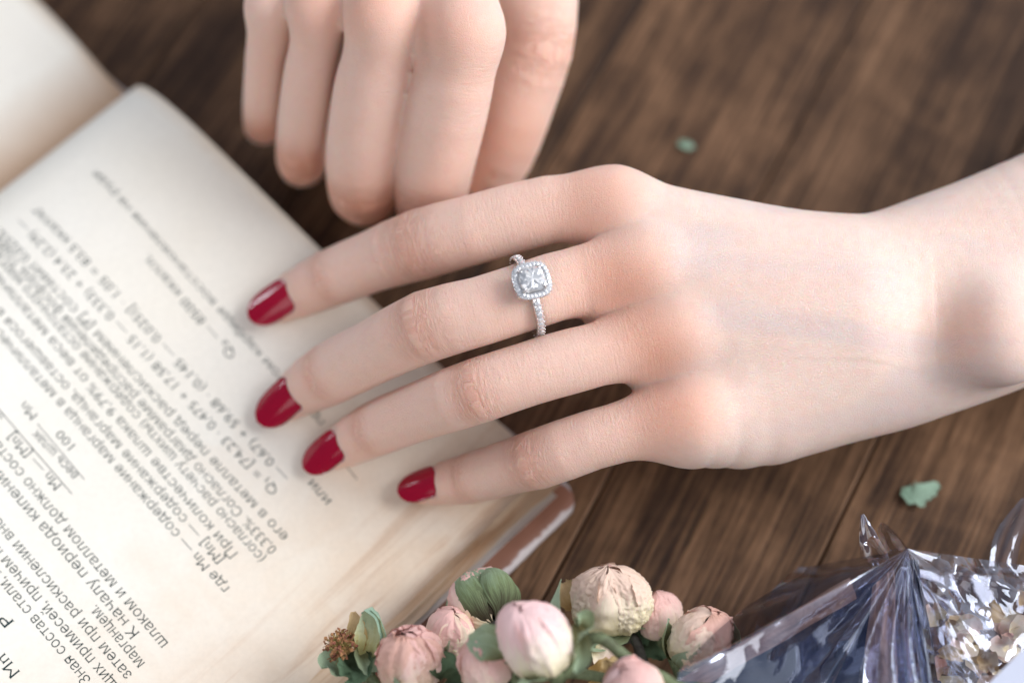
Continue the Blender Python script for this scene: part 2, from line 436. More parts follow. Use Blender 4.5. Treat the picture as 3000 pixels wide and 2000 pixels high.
# (start, end) read from the photograph
put('Mn =', 62, 1968, (-20, 1872), 3.5)
put('P =', 45, 1822, (-20, 1745), 3.5)
L = [
 ('Зная состав стали, жид', 270, 1990, -50, 1610, 3.2), ('щих примесей, причем мож', 348, 2004, -50, 1542, 3.2), ('затем при раскислении вносит', 390, 1975, -50, 1456, 3.2),
 ('марганцем.', 427, 1942, 283, 1770, 3.2), ('К началу периода кипения м', 412, 1854, -40, 1326, 3.2), ('шлаком и металлом должно составля', 496, 1884, -50, 1232, 3.2),
 ('Mn — [Mn]', 184, 1421, 40, 1266, 3.0), ('весь шлак', 233, 1391, 109, 1258, 2.7), ('100', 228, 1310, 180, 1258, 2.7), ('Mn', 114, 1216, 75, 1174, 2.9), ('=', 26, 1216, 4, 1190, 3.4),
 ('—', 220, 1440, -12, 1172, 3.0), ('—', 256, 1398, 118, 1234, 3.0),
 ('где Mn — содержание марганца в металлическо', 676, 1722, -30, 928, 3.0), ('[Mn] — содержание марганца, оставшегося в', 660, 1638, 4, 900, 3.0),
 ('При количестве шлака 9,79% от веса металличес', 700, 1622, -20, 780, 3.0), ('(согласно расчету шихты) содержание остаточного марган', 782, 1634, -15, 728, 3.0),
 ('0,333%. Согласно диаграмме распределения фосфора, содер', 814, 1608, -15, 692, 3.0), ('его в металле перед раскислением [P] составит 0,025%.', 848, 1570, 4, 668, 3.0),
 ('Q₁ = [74,23 · 0,475 + 17,58 (1,15 — 0,333) + 23,4 (2,29) —', 818, 1436, 62, 640, 3.0), ('— 0,67) + 59,68 · (0,145 — 0,025)] · 1,05 = 83,5 ккал/кг', 850, 1396, 110, 604, 3.0),
 ('или', 975, 1468, 918, 1402, 2.9), ('—', 1055, 1398, 1025, 1362, 3.0), ('Q₂ — 8500 ккал/л.', 694, 1040, 438, 744, 3.0), ('при чистом карбиде восстановления на руде', 955, 1236, 284, 500, 2.6)]
for t_, a_, b_, c_, d_, e_ in L: put(t_, a_, b_, (c_, d_), e_)
txt = mesh_obj('printed_text', np.vstack(TXT_V), TXT_F, ink.m, book, smooth=False)
TXT_V, TXT_F = [], []
# ---------------------------------------------------------------- implicit-surface kit for the hands (mm)
class Chain:
    """smooth tapered limb: rows of (point, lateral radius, dorsal/lateral ratio); 'up' is the dorsal direction"""
    def __init__(s, rows, up=(0, 0, 1), n=None):
        A = np.array([[*(r[0] * 1000), r[1], r[2] if len(r) > 2 else 1.0] for r in rows])
        L = np.linalg.norm(np.diff(A[:, :3], axis=0), axis=1).sum()
        s.S = catmull(A, n or max(6, int(L / 5.0))).astype(np.float32)
        s.up = np.asarray(up, np.float32); s.rows = A
        d = np.linalg.norm(np.diff(s.S[:, :3], axis=0), axis=1); s.arc = np.concatenate([[0], np.cumsum(d)])
        R = s.S[:, 3].max() + 9
        s.lo = s.S[:, :3].min(0) - R; s.hi = s.S[:, :3].max(0) + R
    def eval(s, X, full=False):
        best = np.full(len(X), 1e3, np.float32); U = np.zeros(len(X), np.float32) if full else None; LA = U.copy() if full else None; DO = U.copy() if full else None
        for i in range(len(s.S) - 1):
            a, b = s.S[i, :3], s.S[i + 1, :3]; ab = b - a; l2 = ab @ ab; l = np.float32(math.sqrt(l2)); t_ = ab / l
            nn = s.up - t_ * (s.up @ t_); nn /= np.linalg.norm(nn); bb = np.cross(t_, nn)
            w = X - a
            tt = np.clip((w @ ab) / l2, 0, 1)
            c = w - tt[:, None] * ab; r = s.S[i, 3] + tt * (s.S[i + 1, 3] - s.S[i, 3]); f = s.S[i, 4] + tt * (s.S[i + 1, 4] - s.S[i, 4])
            x = c @ bb; y = c @ nn; z = c @ t_
            y2 = y / f; rho = np.sqrt(x * x + y2 * y2 + z * z)
            g = np.sqrt(x * x + (y2 / f) ** 2 + z * z) / np.maximum(rho, 1e-6)        # gradient size, keeps it distance-like
            d = (rho - r) / np.maximum(g, 0.3)
            m = d < best
            best = np.where(m, d, best)
            if full:
                U = np.where(m, s.arc[i] + tt * l, U); LA = np.where(m, x, LA); DO = np.where(m, y, DO)
        return (best, U, LA, DO) if full else best

def smin(a, b, k):
    h = np.clip(0.5 + 0.5 * (b - a) / k, 0, 1)
    return b + (a - b) * h - k * h * (1 - h)

class Hand:
    def __init__(s): s.core = []; s.fingers = []; s.blobs = []; s.kf = 6.0; s.kff = 1.2
    def __call__(s, X):
        n = len(X); big = np.full(n, 40.0, np.float32)
        def ev(c):
            d = big.copy(); m = np.all((X > c.lo) & (X < c.hi), axis=1)
            if m.any(): d[m] = c.eval(X[m])
            return d
        core = None
        for c, k in s.core:
            d = ev(c); core = d if core is None else smin(core, d, k)
        for (c, r, k, sgn) in s.blobs:
            if sgn > 0: core = smin(core, (np.linalg.norm((X - c[0].astype(np.float32)) / c[1].astype(np.float32), axis=1) - 1) * np.float32(r), k)
        res = None
        for f, k in s.fingers:
            d = smin(ev(f), core, k)
            res = d if res is None else smin(res, d, s.kff)
        if res is None: res = core
        for (c, r, k, sgn) in s.blobs:
            if sgn < 0:      # dimple: soft gaussian push inwards / bump outwards
                m = np.all(np.abs(X - c[0]) < 2.6 * c[1], axis=1)
                if m.any():
                    q = np.sum(((X[m] - c[0].astype(np.float32)) / c[1].astype(np.float32)) ** 2, axis=1); res[m] += np.float32(r) * np.exp(-q)
        return res

def polygonise(fn, lo, hi, h):
    lo = np.asarray(lo, float); hi = np.asarray(hi, float)
    H = h * 4; nc = np.ceil((hi - lo) / H).astype(int) + 1
    ax = [lo[i] + H * np.arange(nc[i]) for i in range(3)]
    G = np.stack(np.meshgrid(*ax, indexing='ij'), -1).reshape(-1, 3).astype(np.float32)
    D = np.concatenate([fn(c) for c in np.array_split(G, max(1, len(G) // 30000))]).reshape(nc)
    n = (nc - 1) * 4 + 1
    near = np.abs(D) < H * 1.9
    blk = np.zeros(nc - 1, bool)
    for dx in (0, 1):
        for dy in (0, 1):
            for dz in (0, 1): blk |= near[dx:nc[0] - 1 + dx, dy:nc[1] - 1 + dy, dz:nc[2] - 1 + dz]
    fine = np.repeat(np.repeat(np.repeat(D[:-1, :-1, :-1], 4, 0), 4, 1), 4, 2)
    F = np.full(n, 50.0, np.float32); F[:-1, :-1, :-1] = fine
    M = np.zeros(n, bool)
    bi = np.repeat(np.repeat(np.repeat(blk, 4, 0), 4, 1), 4, 2)
    M[:-1, :-1, :-1] |= bi; M[1:, 1:, 1:] |= bi; M[1:, :-1, :-1] |= bi; M[:-1, 1:, :-1] |= bi; M[:-1, :-1, 1:] |= bi; M[1:, 1:, :-1] |= bi; M[1:, :-1, 1:] |= bi; M[:-1, 1:, 1:] |= bi
    idx = np.argwhere(M)
    X = (lo + idx * h).astype(np.float32)
    F[M] = np.concatenate([fn(c) for c in np.array_split(X, max(1, len(X) // 30000))])
    # surface nets
    S = F < 0
    cs = S[:-1, :-1, :-1].astype(np.int8)
    tot = np.zeros(tuple(n - 1), np.int8)
    for dx in (0, 1):
        for dy in (0, 1):
            for dz in (0, 1): tot += S[dx:n[0] - 1 + dx, dy:n[1] - 1 + dy, dz:n[2] - 1 + dz]
    act = np.argwhere((tot > 0) & (tot < 8))
    vid = np.full(tuple(n - 1), -1, np.int64); vid[tuple(act.T)] = np.arange(len(act))
    acc = np.zeros((len(act), 3)); cnt = np.zeros(len(act))
    off = [(0, 0, 0), (1, 0, 0), (0, 1, 0), (1, 1, 0), (0, 0, 1), (1, 0, 1), (0, 1, 1), (1, 1, 1)]
    edges = [(0, 1), (2, 3), (4, 5), (6, 7), (0, 2), (1, 3), (4, 6), (5, 7), (0, 4), (1, 5), (2, 6), (3, 7)]
    cv = [F[act[:, 0] + o[0], act[:, 1] + o[1], act[:, 2] + o[2]] for o in off]
    for a, b in edges:
        m = (cv[a] < 0) != (cv[b] < 0); t = np.where(m, cv[a] / np.where(m, cv[a] - cv[b], 1), 0)
        oa, ob = np.array(off[a]), np.array(off[b])
        acc += np.where(m[:, None], oa + t[:, None] * (ob - oa), 0); cnt += m
    V = lo + (act + acc / cnt[:, None]) * h
    Q = []
    for ax_ in range(3):
        sl0 = [slice(None)] * 3; sl1 = [slice(None)] * 3; sl0[ax_] = slice(0, -1); sl1[ax_] = slice(1, None)
        a_, b_ = S[tuple(sl0)], S[tuple(sl1)]; e = np.argwhere(a_ != b_); inside = a_[tuple(e.T)]
        o1, o2 = [(1, 2), (2, 0), (0, 1)][ax_]
        def cell(d1, d2):
            c = e.copy(); c[:, o1] -= d1; c[:, o2] -= d2; return c
        cells = [cell(0, 0), cell(1, 0), cell(1, 1), cell(0, 1)]
        ok = np.ones(len(e), bool)
        for c in cells: ok &= np.all((c >= 0) & (c < n - 1), axis=1)
        q = np.stack([vid[tuple(np.where(ok[:, None], c, 0).T)] for c in cells], 1)[ok]; ins = inside[ok]
        q = np.where(ins[:, None], q, q[:, ::-1]); Q.append(q)
    Q = np.vstack(Q); Q = Q[np.all(Q >= 0, axis=1)]
    # pull the vertices onto the surface
    for _ in range(1):
        for part in np.array_split(np.arange(len(V)), max(1, len(V) // 20000)):
            x = V[part].astype(np.float32); e = 0.25; d = fn(x)
            g = np.stack([fn(x + np.eye(3, dtype=np.float32)[i] * e) - d for i in range(3)], 1) / e
            g2 = np.maximum((g * g).sum(1), 0.15)
            st = np.clip(d / g2, -0.5 * h, 0.5 * h)
            V[part] -= g * st[:, None]
    return V, Q
# ---------------------------------------------------------------- skin
def skin_material():
    t = NT('skin'); c = t.coords()
    red = t.attr('red').outputs['Fac']; pale = t.attr('pale').outputs['Fac']
    n1 = t.noise(c, 60, 4, 0.55); n2 = t.noise(c, 420, 3, 0.6); nv = t.noise(t.n('Mapping', Vector=c, Scale=(24, 70, 40)).outputs[0], 1.0, 2, 0.5, 0.8)
    col = t.mix(t.ramp(n1, [(0.3, grey(0)), (0.75, grey(1))]), lin(243, 220, 207), lin(243, 214, 200))
    col = t.mix(t.math('MULTIPLY', red, 0.85, True), col, lin(230, 164, 134))
    col = t.mix(t.math('MULTIPLY', pale, t.math('MULTIPLY', t.ramp(nv, [(0.52, grey(0)), (0.66, grey(1))]), 0.30), True), col, lin(204, 196, 200))   # faint veins
    col = t.mix(t.math('MULTIPLY', t.ramp(n2, [(0.45, grey(0)), (0.8, grey(1))]), 0.25), col, lin(230, 184, 166))
    # creases across the finger joints
    fu = t.attr('fu').outputs['Fac']; fl = t.attr('fl').outputs['Fac']; kn = t.attr('kn').outputs['Fac']; fing = t.attr('fing').outputs['Fac']
    wv = t.n('CombineXYZ', X=t.math('MULTIPLY', fu, 1.15), Y=t.math('MULTIPLY', fl, 0.22), Z=t.math('MULTIPLY', fing, 17.3)).outputs[0]
    w1 = t.noise(wv, 1.0, 3, 0.6, 0.9)
    cre = t.ramp(w1, [(0.40, grey(1)), (0.485, grey(0.12)), (0.515, grey(0.12)), (0.60, grey(1))])
    fine = t.n('TexVoronoi', _feature='DISTANCE_TO_EDGE', Vector=c, Scale=2100).outputs[0]
    fine_h = t.ramp(fine, [(0.0, grey(0)), (0.12, grey(1))])
    wv2 = t.n('CombineXYZ', X=t.math('MULTIPLY', fu, 2.6), Y=t.math('MULTIPLY', fl, 0.35), Z=t.math('MULTIPLY', fing, 5.1)).outputs[0]
    w2 = t.noise(wv2, 1.0, 2, 0.5, 0.5)
    h = t.math('ADD', t.math('MULTIPLY', t.math('MULTIPLY', cre, kn), 0.65), t.math('MULTIPLY', t.math('MULTIPLY', w2, fing if False else t.attr('fmask').outputs['Fac']), 0.30))
    h = t.math('ADD', h, t.math('MULTIPLY', fine_h, 0.12))
    h = t.math('ADD', h, t.math('MULTIPLY', n2, 0.12))
    nb = t.bump(h, 0.85, 0.0007)
    crease_col = t.math('MULTIPLY', t.math('MULTIPLY', t.math('SUBTRACT', 1.0, cre), kn), 0.30, True)
    col = t.mix(crease_col, col, lin(196, 118, 92))
    t.P(Base__Color=col, Roughness=t.ramp(n2, [(0.2, grey(0.48)), (0.8, grey(0.60))]), Normal=nb)
    t.P(Subsurface__Weight=0.68); t.b.inputs['Subsurface Radius'].default_value = (1.0, 0.36, 0.20); t.b.inputs['Subsurface Scale'].default_value = 0.0026
    t.b.inputs['Specular IOR Level'].default_value = 0.22
    return t.m
skin = skin_material()

def row(px, py, hw, z, ratio=1.0):
    """limb station: picture centre, half width in picture pixels, height of the axis (mm)"""
    p = P(px, py, z); return (p, hw * mmpp(p) * 1000, ratio)

def build_hand(name, H, lo, hi, h, knuckles, label):
    V, Q = polygonise(H, lo, hi, h)
    org = np.array([(lo[0] + hi[0]) / 2, (lo[1] + hi[1]) / 2, 0]) * 1e-3
    root = empty(name, tuple(org)); tag(root, label, 'hand')
    o = fast_mesh('skin_surface', V * 1e-3 - org, Q, skin, root)
    n = len(V); red = np.zeros(n); pale = np.zeros(n); fu = np.zeros(n); fl = np.zeros(n); fing = np.zeros(n); kn = np.zeros(n); fm = np.zeros(n)
    X = V.astype(np.float32)
    bestd = np.full(n, 1e3)
    for i, (f, k) in enumerate(H.fingers):
        d, U, LA, DO = f.eval(X, True)
        m = d < bestd; bestd = np.where(m, d, bestd)
        fu = np.where(m, U, fu); fl = np.where(m, LA, fl); fing = np.where(m, i + 1.0, fing)
        up = np.clip(DO / 5 + 0.35, 0, 1)
        km = np.zeros(n)
        for (pos, wid, amt) in knuckles[i]:
            km += amt * np.exp(-((U - pos) / wid) ** 2) * up
        kn = np.where(m, km, kn); red = np.where(m, np.clip(km, 0, 1) * 0.30 + 0.31 + 0.14 * np.exp(-(U / 9.0) ** 2), red)
        fm = np.where(m, np.clip(1.2 - d / 2.5, 0, 1), fm)
    fade = np.clip(1 - (bestd - 0.5) / 3.0, 0, 1)
    kn *= fade; red *= fade
    for (c, r, amt) in getattr(H, 'redspots', []):
        red += amt * np.exp(-np.sum(((X - c) / r) ** 2, axis=1))
    pale = 1 - fade
    for nm, a in (('red', red), ('pale', pale), ('fu', fu), ('fl', fl), ('kn', kn), ('fing', fing), ('fmask', fm * fade)): add_attr(o, nm, a)
    return root, org

# ---------------------------------------------------------------- left hand: lies on the book, fingers to the left
LH = Hand(); LH.kf = 6.0; LH.kff = 0.2
up_l = nrm((0.05, -0.10, 1.0))
FI = dict(
 index=[row(818, 892, 52, 16.4), row(872, 860, 72, 18.0), row(976, 812, 85, 23.5), row(1090, 766, 90, 29.5), row(1231, 716, 104, 36.5), row(1390, 672, 102, 42), row(1607, 616, 101, 45), row(1800, 604, 98, 46.5)],
 middle=[row(846, 1176, 56, 13.2), row(892, 1138, 76, 15.2), row(972, 1092, 92, 22), row(1096, 1030, 95, 31.5), row(1251, 955, 106, 41.5), row(1406, 912, 101, 45), row(1555, 864, 101, 45.5), row(1700, 820, 102, 45), row(1885, 790, 98, 46)],
 ring=[row(984, 1322, 52, 11.0), row(1022, 1296, 69, 12.7), row(1113, 1250, 82, 19), row(1234, 1202, 87, 28), row(1377, 1152, 96, 36.8), row(1532, 1100, 94, 40), row(1680, 1056, 96, 41), row(1980, 985, 94, 42.5)],
 little=[row(1248, 1430, 47, 9.2), row(1292, 1418, 61, 10.4), row(1389, 1398, 76, 14.8), row(1490, 1368, 80, 21.5), row(1596, 1338, 90, 28), row(1723, 1292, 88, 32), row(1850, 1256, 90, 34), row(2020, 1215, 92, 36)],
)
for kf, rows in FI.items():
    LH.fingers.append((Chain(rows, up_l), {'index': 7.0, 'middle': 7.0, 'ring': 7.0, 'little': 7.0}[kf]))
def mc(a, b, c, k=5.0):
    LH.core.append((Chain([a, b, c], up_l), k))
# metacarpals and wrist
LH.core.append((Chain([row(1800, 604, 96, 46.5), row(2110, 680, 92, 45), row(2480, 800, 105, 41), row(2780, 800, 80, 36)], up_l), 8))
mc(row(1885, 790, 96, 46.3), row(2180, 826, 92, 45.5), row(2480, 860, 110, 43), 9)
mc(row(1985, 980, 92, 43), row(2200, 960, 92, 43.3), row(2480, 930, 110, 42), 9)
mc(row(2030, 1215, 92, 36.5), row(2220, 1120, 96, 37), row(2480, 1010, 118, 38), 9)
roll = nrm((0.0, -0.33, 1.0))
LH.core.append((Chain([row(1980, 900, 265, 36.5, 0.52), row(2180, 920, 292, 36, 0.56), row(2420, 942, 312, 34.5, 0.60), row(2600, 935, 314, 33.5, 0.64), row(2800, 870, 316, 33.5, 0.68), row(3000, 795, 318, 34, 0.72), row(3400, 650, 350, 36, 0.8), row(4300, 300, 430, 42, 0.85)], roll), 9))
# ball of the little-finger side and the thumb base below
LH.core.append((Chain([row(2030, 1245, 118, 30, 0.9), row(2240, 1190, 172, 27, 0.9), row(2520, 1060, 165, 27, 0.9)], up_l), 10))
LH.core.append((Chain([row(2350, 800, 120, 28), row(2050, 760, 105, 24), row(1850, 760, 90, 21)], up_l), 10))
# styloid bump of the wrist and the hollow beside it
sty = P(2925, 985, 47) * 1000
LH.blobs.append(((P(2935, 965, 44) * 1000, np.array([11, 11.5, 9.5])), 9.0, 7.0, 1))
LH.blobs.append(((P(2800, 940, 50) * 1000, np.array([5.5, 8.5, 8.0])), 1.0, 1, -1))
# valleys between the knuckles
for (x, y, z, r, a) in [(1770, 700, 47, 9, 0.8), (1870, 905, 46, 9, 1.0), (1925, 1110, 41, 9, 1.0), (2050, 690, 50, 12, 0.3), (2060, 900, 49, 12, 0.3), (2080, 1080, 45, 12, 0.3)]:
    LH.blobs.append(((P(x, y, z) * 1000, np.array([r, r * 0.55, r])), a, 1, -1))
LH.redspots = [(P(1760, 570, 53) * 1000, 9.0, 0.45), (P(1830, 810, 53) * 1000, 9.0, 0.6), (P(1935, 1000, 49) * 1000, 8.0, 0.5), (P(1985, 1215, 43) * 1000, 9.0, 0.65), (P(2830, 975, 48) * 1000, 7.0, 0.4)]  # knuckle redness plus painted shade on their finger side and in the wrist hollow
def arc_at(chain, idx):
    """arc length of original station idx"""
    p = chain.rows[idx, :3]; return chain.arc[np.argmin(np.linalg.norm(chain.S[:, :3] - p, axis=1))]
kn_l = []
for f, _ in LH.fingers: kn_l.append([(arc_at(f, 4) + 0.6 * math.sin(len(kn_l) * 2.1), 4.6 + 1.2 * math.sin(len(kn_l) * 1.7 + 1), 0.85 + 0.15 * math.sin(len(kn_l) * 3.3)), (arc_at(f, 2), 2.6, 0.6)])
lo_l = np.array([P(560, 1500, 0)[0] * 1000 - 6, -60, -1]); hi_l = np.array([235, 90, 66])
left_hand, lorg = build_hand('hand', LH, (-62, -52, 0), (215, 75, 64), 0.66, kn_l, 'flat left hand resting on the open book, wearing the diamond ring and red nail polish')
# ---------------------------------------------------------------- fingernails
nail = NT('red_polish'); nail.P(Base__Color=lin(154, 14, 44), Roughness=0.10, Coat__Weight=0.0)
nail.b.inputs['Specular IOR Level'].default_value = 0.5
cuticle = NT('bare_nail'); cuticle.P(Base__Color=lin(226, 178, 182), Roughness=0.25, Coat__Weight=0.5)
def make_nail(rows, root, org, L, back, wide, sink, roll=0.0, up=up_l):
    p0, r0 = np.array(rows[0][0]), rows[0][1]; p1, r1 = np.array(rows[1][0]), rows[1][1]; p2, r2 = np.array(rows[2][0]), rows[2][1]
    t = nrm(p0 - p1); n = nrm(up - t * (up @ t)); b = np.cross(t, n)
    n, b = n * math.cos(roll) + b * math.sin(roll), b * math.cos(roll) - n * math.sin(roll)
    d01 = np.linalg.norm(p0 - p1) * 1000
    def patch(name, s0, s1, nu, mat, lift, wscale, th):
        nv = 17; V = []
        for layer in (0, 1):
            for i in range(nu):
                s = s0 + (s1 - s0) * i / (nu - 1)
                al = (s * L - back)                                  # mm forward of station 1
                rr = r1 + (r0 - r1) * min(max(al / d01, -0.6), 1.0)
                hb = rr if al < d01 else r0
                hgt = (r1 * 1.0) + (r0 * sink - r1) * min(max((s * L - back) / (L - back), -0.3), 1.1)   # stiff plate
                w = wide * r1 * wscale
                if s > 0.45: w *= max(1 - ((s - 0.45) / 0.55) ** 2.5, 0.0) ** 0.55
                if s < 0.18: w *= (1 - ((0.18 - s) / 0.18) ** 2 * 0.30) ** 0.5
                bow = 0.35 * math.sin(math.pi * min(max(s, 0), 1))
                for j in range(nv):
                    q = -1 + 2 * j / (nv - 1); x = w * q; R = r1 * 1.02
                    curve_s = -0.10 * L * (q * q) * max(0, 1 - s * 2.2) * -1    # cuticle is a curve
                    zz = hgt + bow + lift - (R - math.sqrt(max(R * R - x * x, 0.01))) - layer * th
                    V.append((p1 + t * (al + curve_s) * 1e-3 + b * x * 1e-3 + n * zz * 1e-3) - org)
        F = grid_faces(nu, nv); m = nu * nv
        F = F + [tuple(a + m for a in f)[::-1] for f in F]
        ring = [i * nv for i in range(nu)] + [(nu - 1) * nv + j for j in range(1, nv)] + [i * nv + nv - 1 for i in range(nu - 2, -1, -1)] + [j for j in range(nv - 2, 0, -1)]
        F += [(ring[(k + 1) % len(ring)], ring[k], ring[k] + m, ring[(k + 1) % len(ring)] + m) for k in range(len(ring))]
        return mesh_obj(name, V, F, mat, root)
    plate = patch('fingernail', 0.02, 1.0, 28, nail.m, 0.22, 0.97, 0.55)
    bare = patch('bare_nail_edge', -0.10, 0.22, 8, cuticle.m, 0.03, 1.0, 0.6); bare.parent = plate
    return plate
make_nail(FI['index'], left_hand, lorg, 11.8, 0.3, 0.76, 0.74, -0.10)
make_nail(FI['middle'], left_hand, lorg, 12.2, 0.3, 0.76, 0.72, -0.05)
make_nail(FI['ring'], left_hand, lorg, 11.4, 0.6, 0.76, 0.72, 0.0)
make_nail(FI['little'], left_hand, lorg, 10.0, 1.0, 0.80, 0.74, 0.05)
# ---------------------------------------------------------------- right hand: loose fist further back, cut by the top of the frame
RH = Hand(); RH.kff = 0.2
upr = nrm((0, -0.5, 0.85)); 
RF = [
 [row(860, 190, 46, 9), row(815, 300, 50, 11), row(775, 372, 55, 17), row(768, 320, 57, 27), row(776, 175, 58, 42), row(795, 20, 64, 54)],
 [row(960, 300, 55, 10), row(915, 410, 58, 12), row(886, 480, 69, 18.5), row(880, 420, 72, 29), row(902, 230, 74, 46), row(928, 40, 80, 59)],
 [row(1120, 380, 75, 11.5), row(1090, 500, 80, 14), row(1068, 567, 98, 21), row(1066, 480, 112, 34), row(1093, 260, 117, 51), row(1120, 60, 110, 64)],
 [row(1310, 430, 75, 12), row(1280, 560, 82, 15), row(1262, 610, 98, 23), row(1270, 500, 114, 36), row(1315, 290, 122, 53), row(1350, 95, 118, 65)],
]
for rows in RF: RH.fingers.append((Chain(rows, upr), 4.5))
RT = [row(1420, 572, 50, 16), row(1446, 520, 78, 20), row(1484, 420, 96, 27), row(1532, 275, 102, 36), row(1588, 125, 94, 44), row(1586, -90, 104, 48), row(1500, -330, 110, 48)]
RH.fingers.append((Chain(RT, nrm((0.6, -0.3, 0.7))), 15.0))
for a, b, c in [((795, 20, 66, 54), (880, -260, 80, 56), (1080, -640, 100, 50)), ((928, 40, 82, 59), (1000, -240, 90, 60), (1150, -640, 105, 51)),
                ((1120, 60, 110, 64), (1150, -230, 100, 63), (1230, -640, 110, 51)), ((1350, 95, 116, 65), (1330, -220, 105, 62), (1310, -640, 110, 50))]:
    RH.core.append((Chain([row(*a), row(*b), row(*c)], upr), 9))
RH.core.append((Chain([row(1110, 60, 255, 43, 0.5), row(1140, -180, 310, 47, 0.5), row(1200, -600, 280, 42, 0.62), row(1220, -1000, 290, 42, 0.75), row(1200, -1500, 340, 44, 0.85)], (0, 0, 1)), 9))
for (x, y, z, r, a) in [(1238, 110, 66, 8, 1.0), (1012, 90, 62, 8, 1.0), (855, 60, 56, 7, 0.9)]:
    RH.blobs.append(((P(x, y, z) * 1000, np.array([r * 0.55, r * 1.3, r])), a * 1.5, 1, -1))
RH.redspots = [(P(1320, 70, 70) * 1000, 8.0, 0.5), (P(1075, 20, 70) * 1000, 7.0, 0.5), (P(925, 10, 63) * 1000, 7.0, 0.4), (P(1070, 570, 30) * 1000, 8.0, 0.4), (P(880, 500, 26) * 1000, 7.0, 0.35), (P(770, 395, 22) * 1000, 7.0, 0.35), (P(1530, 430, 34) * 1000, 9.0, 0.35)]
kn_r = []
for f, _ in RH.fingers[:4]: kn_r.append([(arc_at(f, 2) + 5, 7.0, 1.6)])
kn_r.append([(arc_at(RH.fingers[4][0], 4), 6.0, 0.8)])
pts = np.vstack([c.S[:, :3] for c, _ in RH.core] + [c.S[:, :3] for c, _ in RH.fingers])
right_hand, rorg = build_hand('hand', RH, (pts[:, 0].min() - 26, pts[:, 1].min() - 13, 0.2), (pts[:, 0].max() + 26, pts[:, 1].max() + 22, 76), 0.95, kn_r, 'loosely clenched right hand behind, knuckles towards us, cut off by the top edge')
make_nail(RT, right_hand, rorg, 12.0, 1.2, 0.74, 0.6, 0.0, nrm((0.6, -0.3, 0.7)))
# ---------------------------------------------------------------- ring on the middle finger
gold = NT('white_gold'); gold.P(Base__Color=(0.92, 0.90, 0.90, 1), Metallic=1.0, Roughness=0.2)
dia = NT('diamond')
gl = dia.n('BsdfGlass', Color=(0.98, 0.99, 1, 1), Roughness=0.0, IOR=2.4); gs = dia.n('BsdfGlossy', Color=(0.95, 0.96, 1, 1), Roughness=0.03)
di = dia.n('BsdfDiffuse', Color=(0.95, 0.96, 0.97, 1))
m1 = dia.n('MixShader', Fac=0.50, i1=gl.outputs[0], i2=gs.outputs[0]); m2 = dia.n('MixShader', Fac=0.36, i1=m1.outputs[0], i2=di.outputs[0])
dia.t.links.new(m2.outputs[0], dia.out.inputs[0])
R0 = FI['middle'][6]; rp = np.array(R0[0]); rr = R0[1] * 1e-3
rt = nrm(np.array(FI['middle'][5][0]) - np.array(FI['middle'][7][0]))           # towards the fingertip
rn = nrm(np.array([0.0, -0.24, 1.0]) - rt * (np.array([0.0, -0.24, 1.0]) @ rt)); rb = np.cross(rt, rn)
rp = rp + rt * 0.0007
ring = empty('ring', tuple(rp)); tag(ring, 'diamond halo ring on the middle finger of the left hand', 'ring')
rr += 0.0004
def on_ring(ang, rad, ax=0.0):     # local, ang from the top
    return rn * (rad * math.cos(ang)) + rb * (rad * math.sin(ang)) + rt * ax
V = []; NB = 96; prof = [(-0.0008, 0.0), (-0.00085, 0.0006), (-0.0006, 0.0010), (0.0006, 0.0010), (0.00085, 0.0006), (0.0008, 0.0), (0.0, -0.00025)]
for k in range(NB):
    a = 2 * math.pi * k / NB
    for ax, dr in prof: V.append(on_ring(a, rr + dr, ax))
F = []
for k in range(NB):
    for j in range(len(prof)):
        F.append((k * 7 + j, k * 7 + (j + 1) % 7, ((k + 1) % NB) * 7 + (j + 1) % 7, ((k + 1) % NB) * 7 + j))
band = mesh_obj('band', V, F, gold.m, ring)
def brilliant_mesh(name, n=10):
    """small round brilliant, unit radius, table up"""
    V = []; F = []
    for rad, z, off in [(0.52, 0.34, 0), (0.80, 0.22, 0.5), (1.0, 0.03, 0), (1.0, -0.03, 0), (0.5, -0.42, 0.5)]:
        for k in range(n): a = 2 * math.pi * (k + off) / n; V.append((rad * math.cos(a), rad * math.sin(a), z))
    V.append((0, 0, -0.8)); F.append(tuple(range(n)))
    for r in range(4):
        for k in range(n):
            a, b = r * n + k, r * n + (k + 1) % n; c, d = a + n, b + n
            F += [(a, c, b), (b, c, d)]
    F += [(4 * n + k, 5 * n, 4 * n + (k + 1) % n) for k in range(n)]
    me = bpy.data.meshes.new(name); me.from_pydata(V, [], F); me.update(); me.materials.append(dia.m)
    bm = bmesh.new(); bm.from_mesh(me); bmesh.ops.recalc_face_normals(bm, faces=bm.faces); bm.to_mesh(me); bm.free()
    return me
sm = brilliant_mesh('small_stone'); bead = None
def place(name, me, pos, up, xdir, sc, parent):
    o = bpy.data.objects.new(name, me); COL.objects.link(o); o.parent = parent
    up = nrm(up); x = nrm(xdir - up * (np.asarray(xdir) @ up)); y = np.cross(up, x)
    M = Matrix(((x[0], y[0], up[0], pos[0]), (x[1], y[1], up[1], pos[1]), (x[2], y[2], up[2], pos[2]), (0, 0, 0, 1)))
    o.matrix_local = M @ Matrix.Diagonal((sc, sc, sc, 1)) @ Matrix.Rotation(random.random() * 6, 4, 'Z') if name != 'centre_stone' else M @ Matrix.Diagonal((sc, sc, sc, 1))
    return o
random.seed(3)
bm = bmesh.new(); bmesh.ops.create_icosphere(bm, subdivisions=1, radius=1.0); bead = bpy.data.meshes.new('bead'); bm.to_mesh(bead); bm.free(); bead.materials.append(gold.m)
bead.polygons.foreach_set('use_smooth', [True] * len(bead.polygons))
step = 0.00128 / (rr + 0.001)
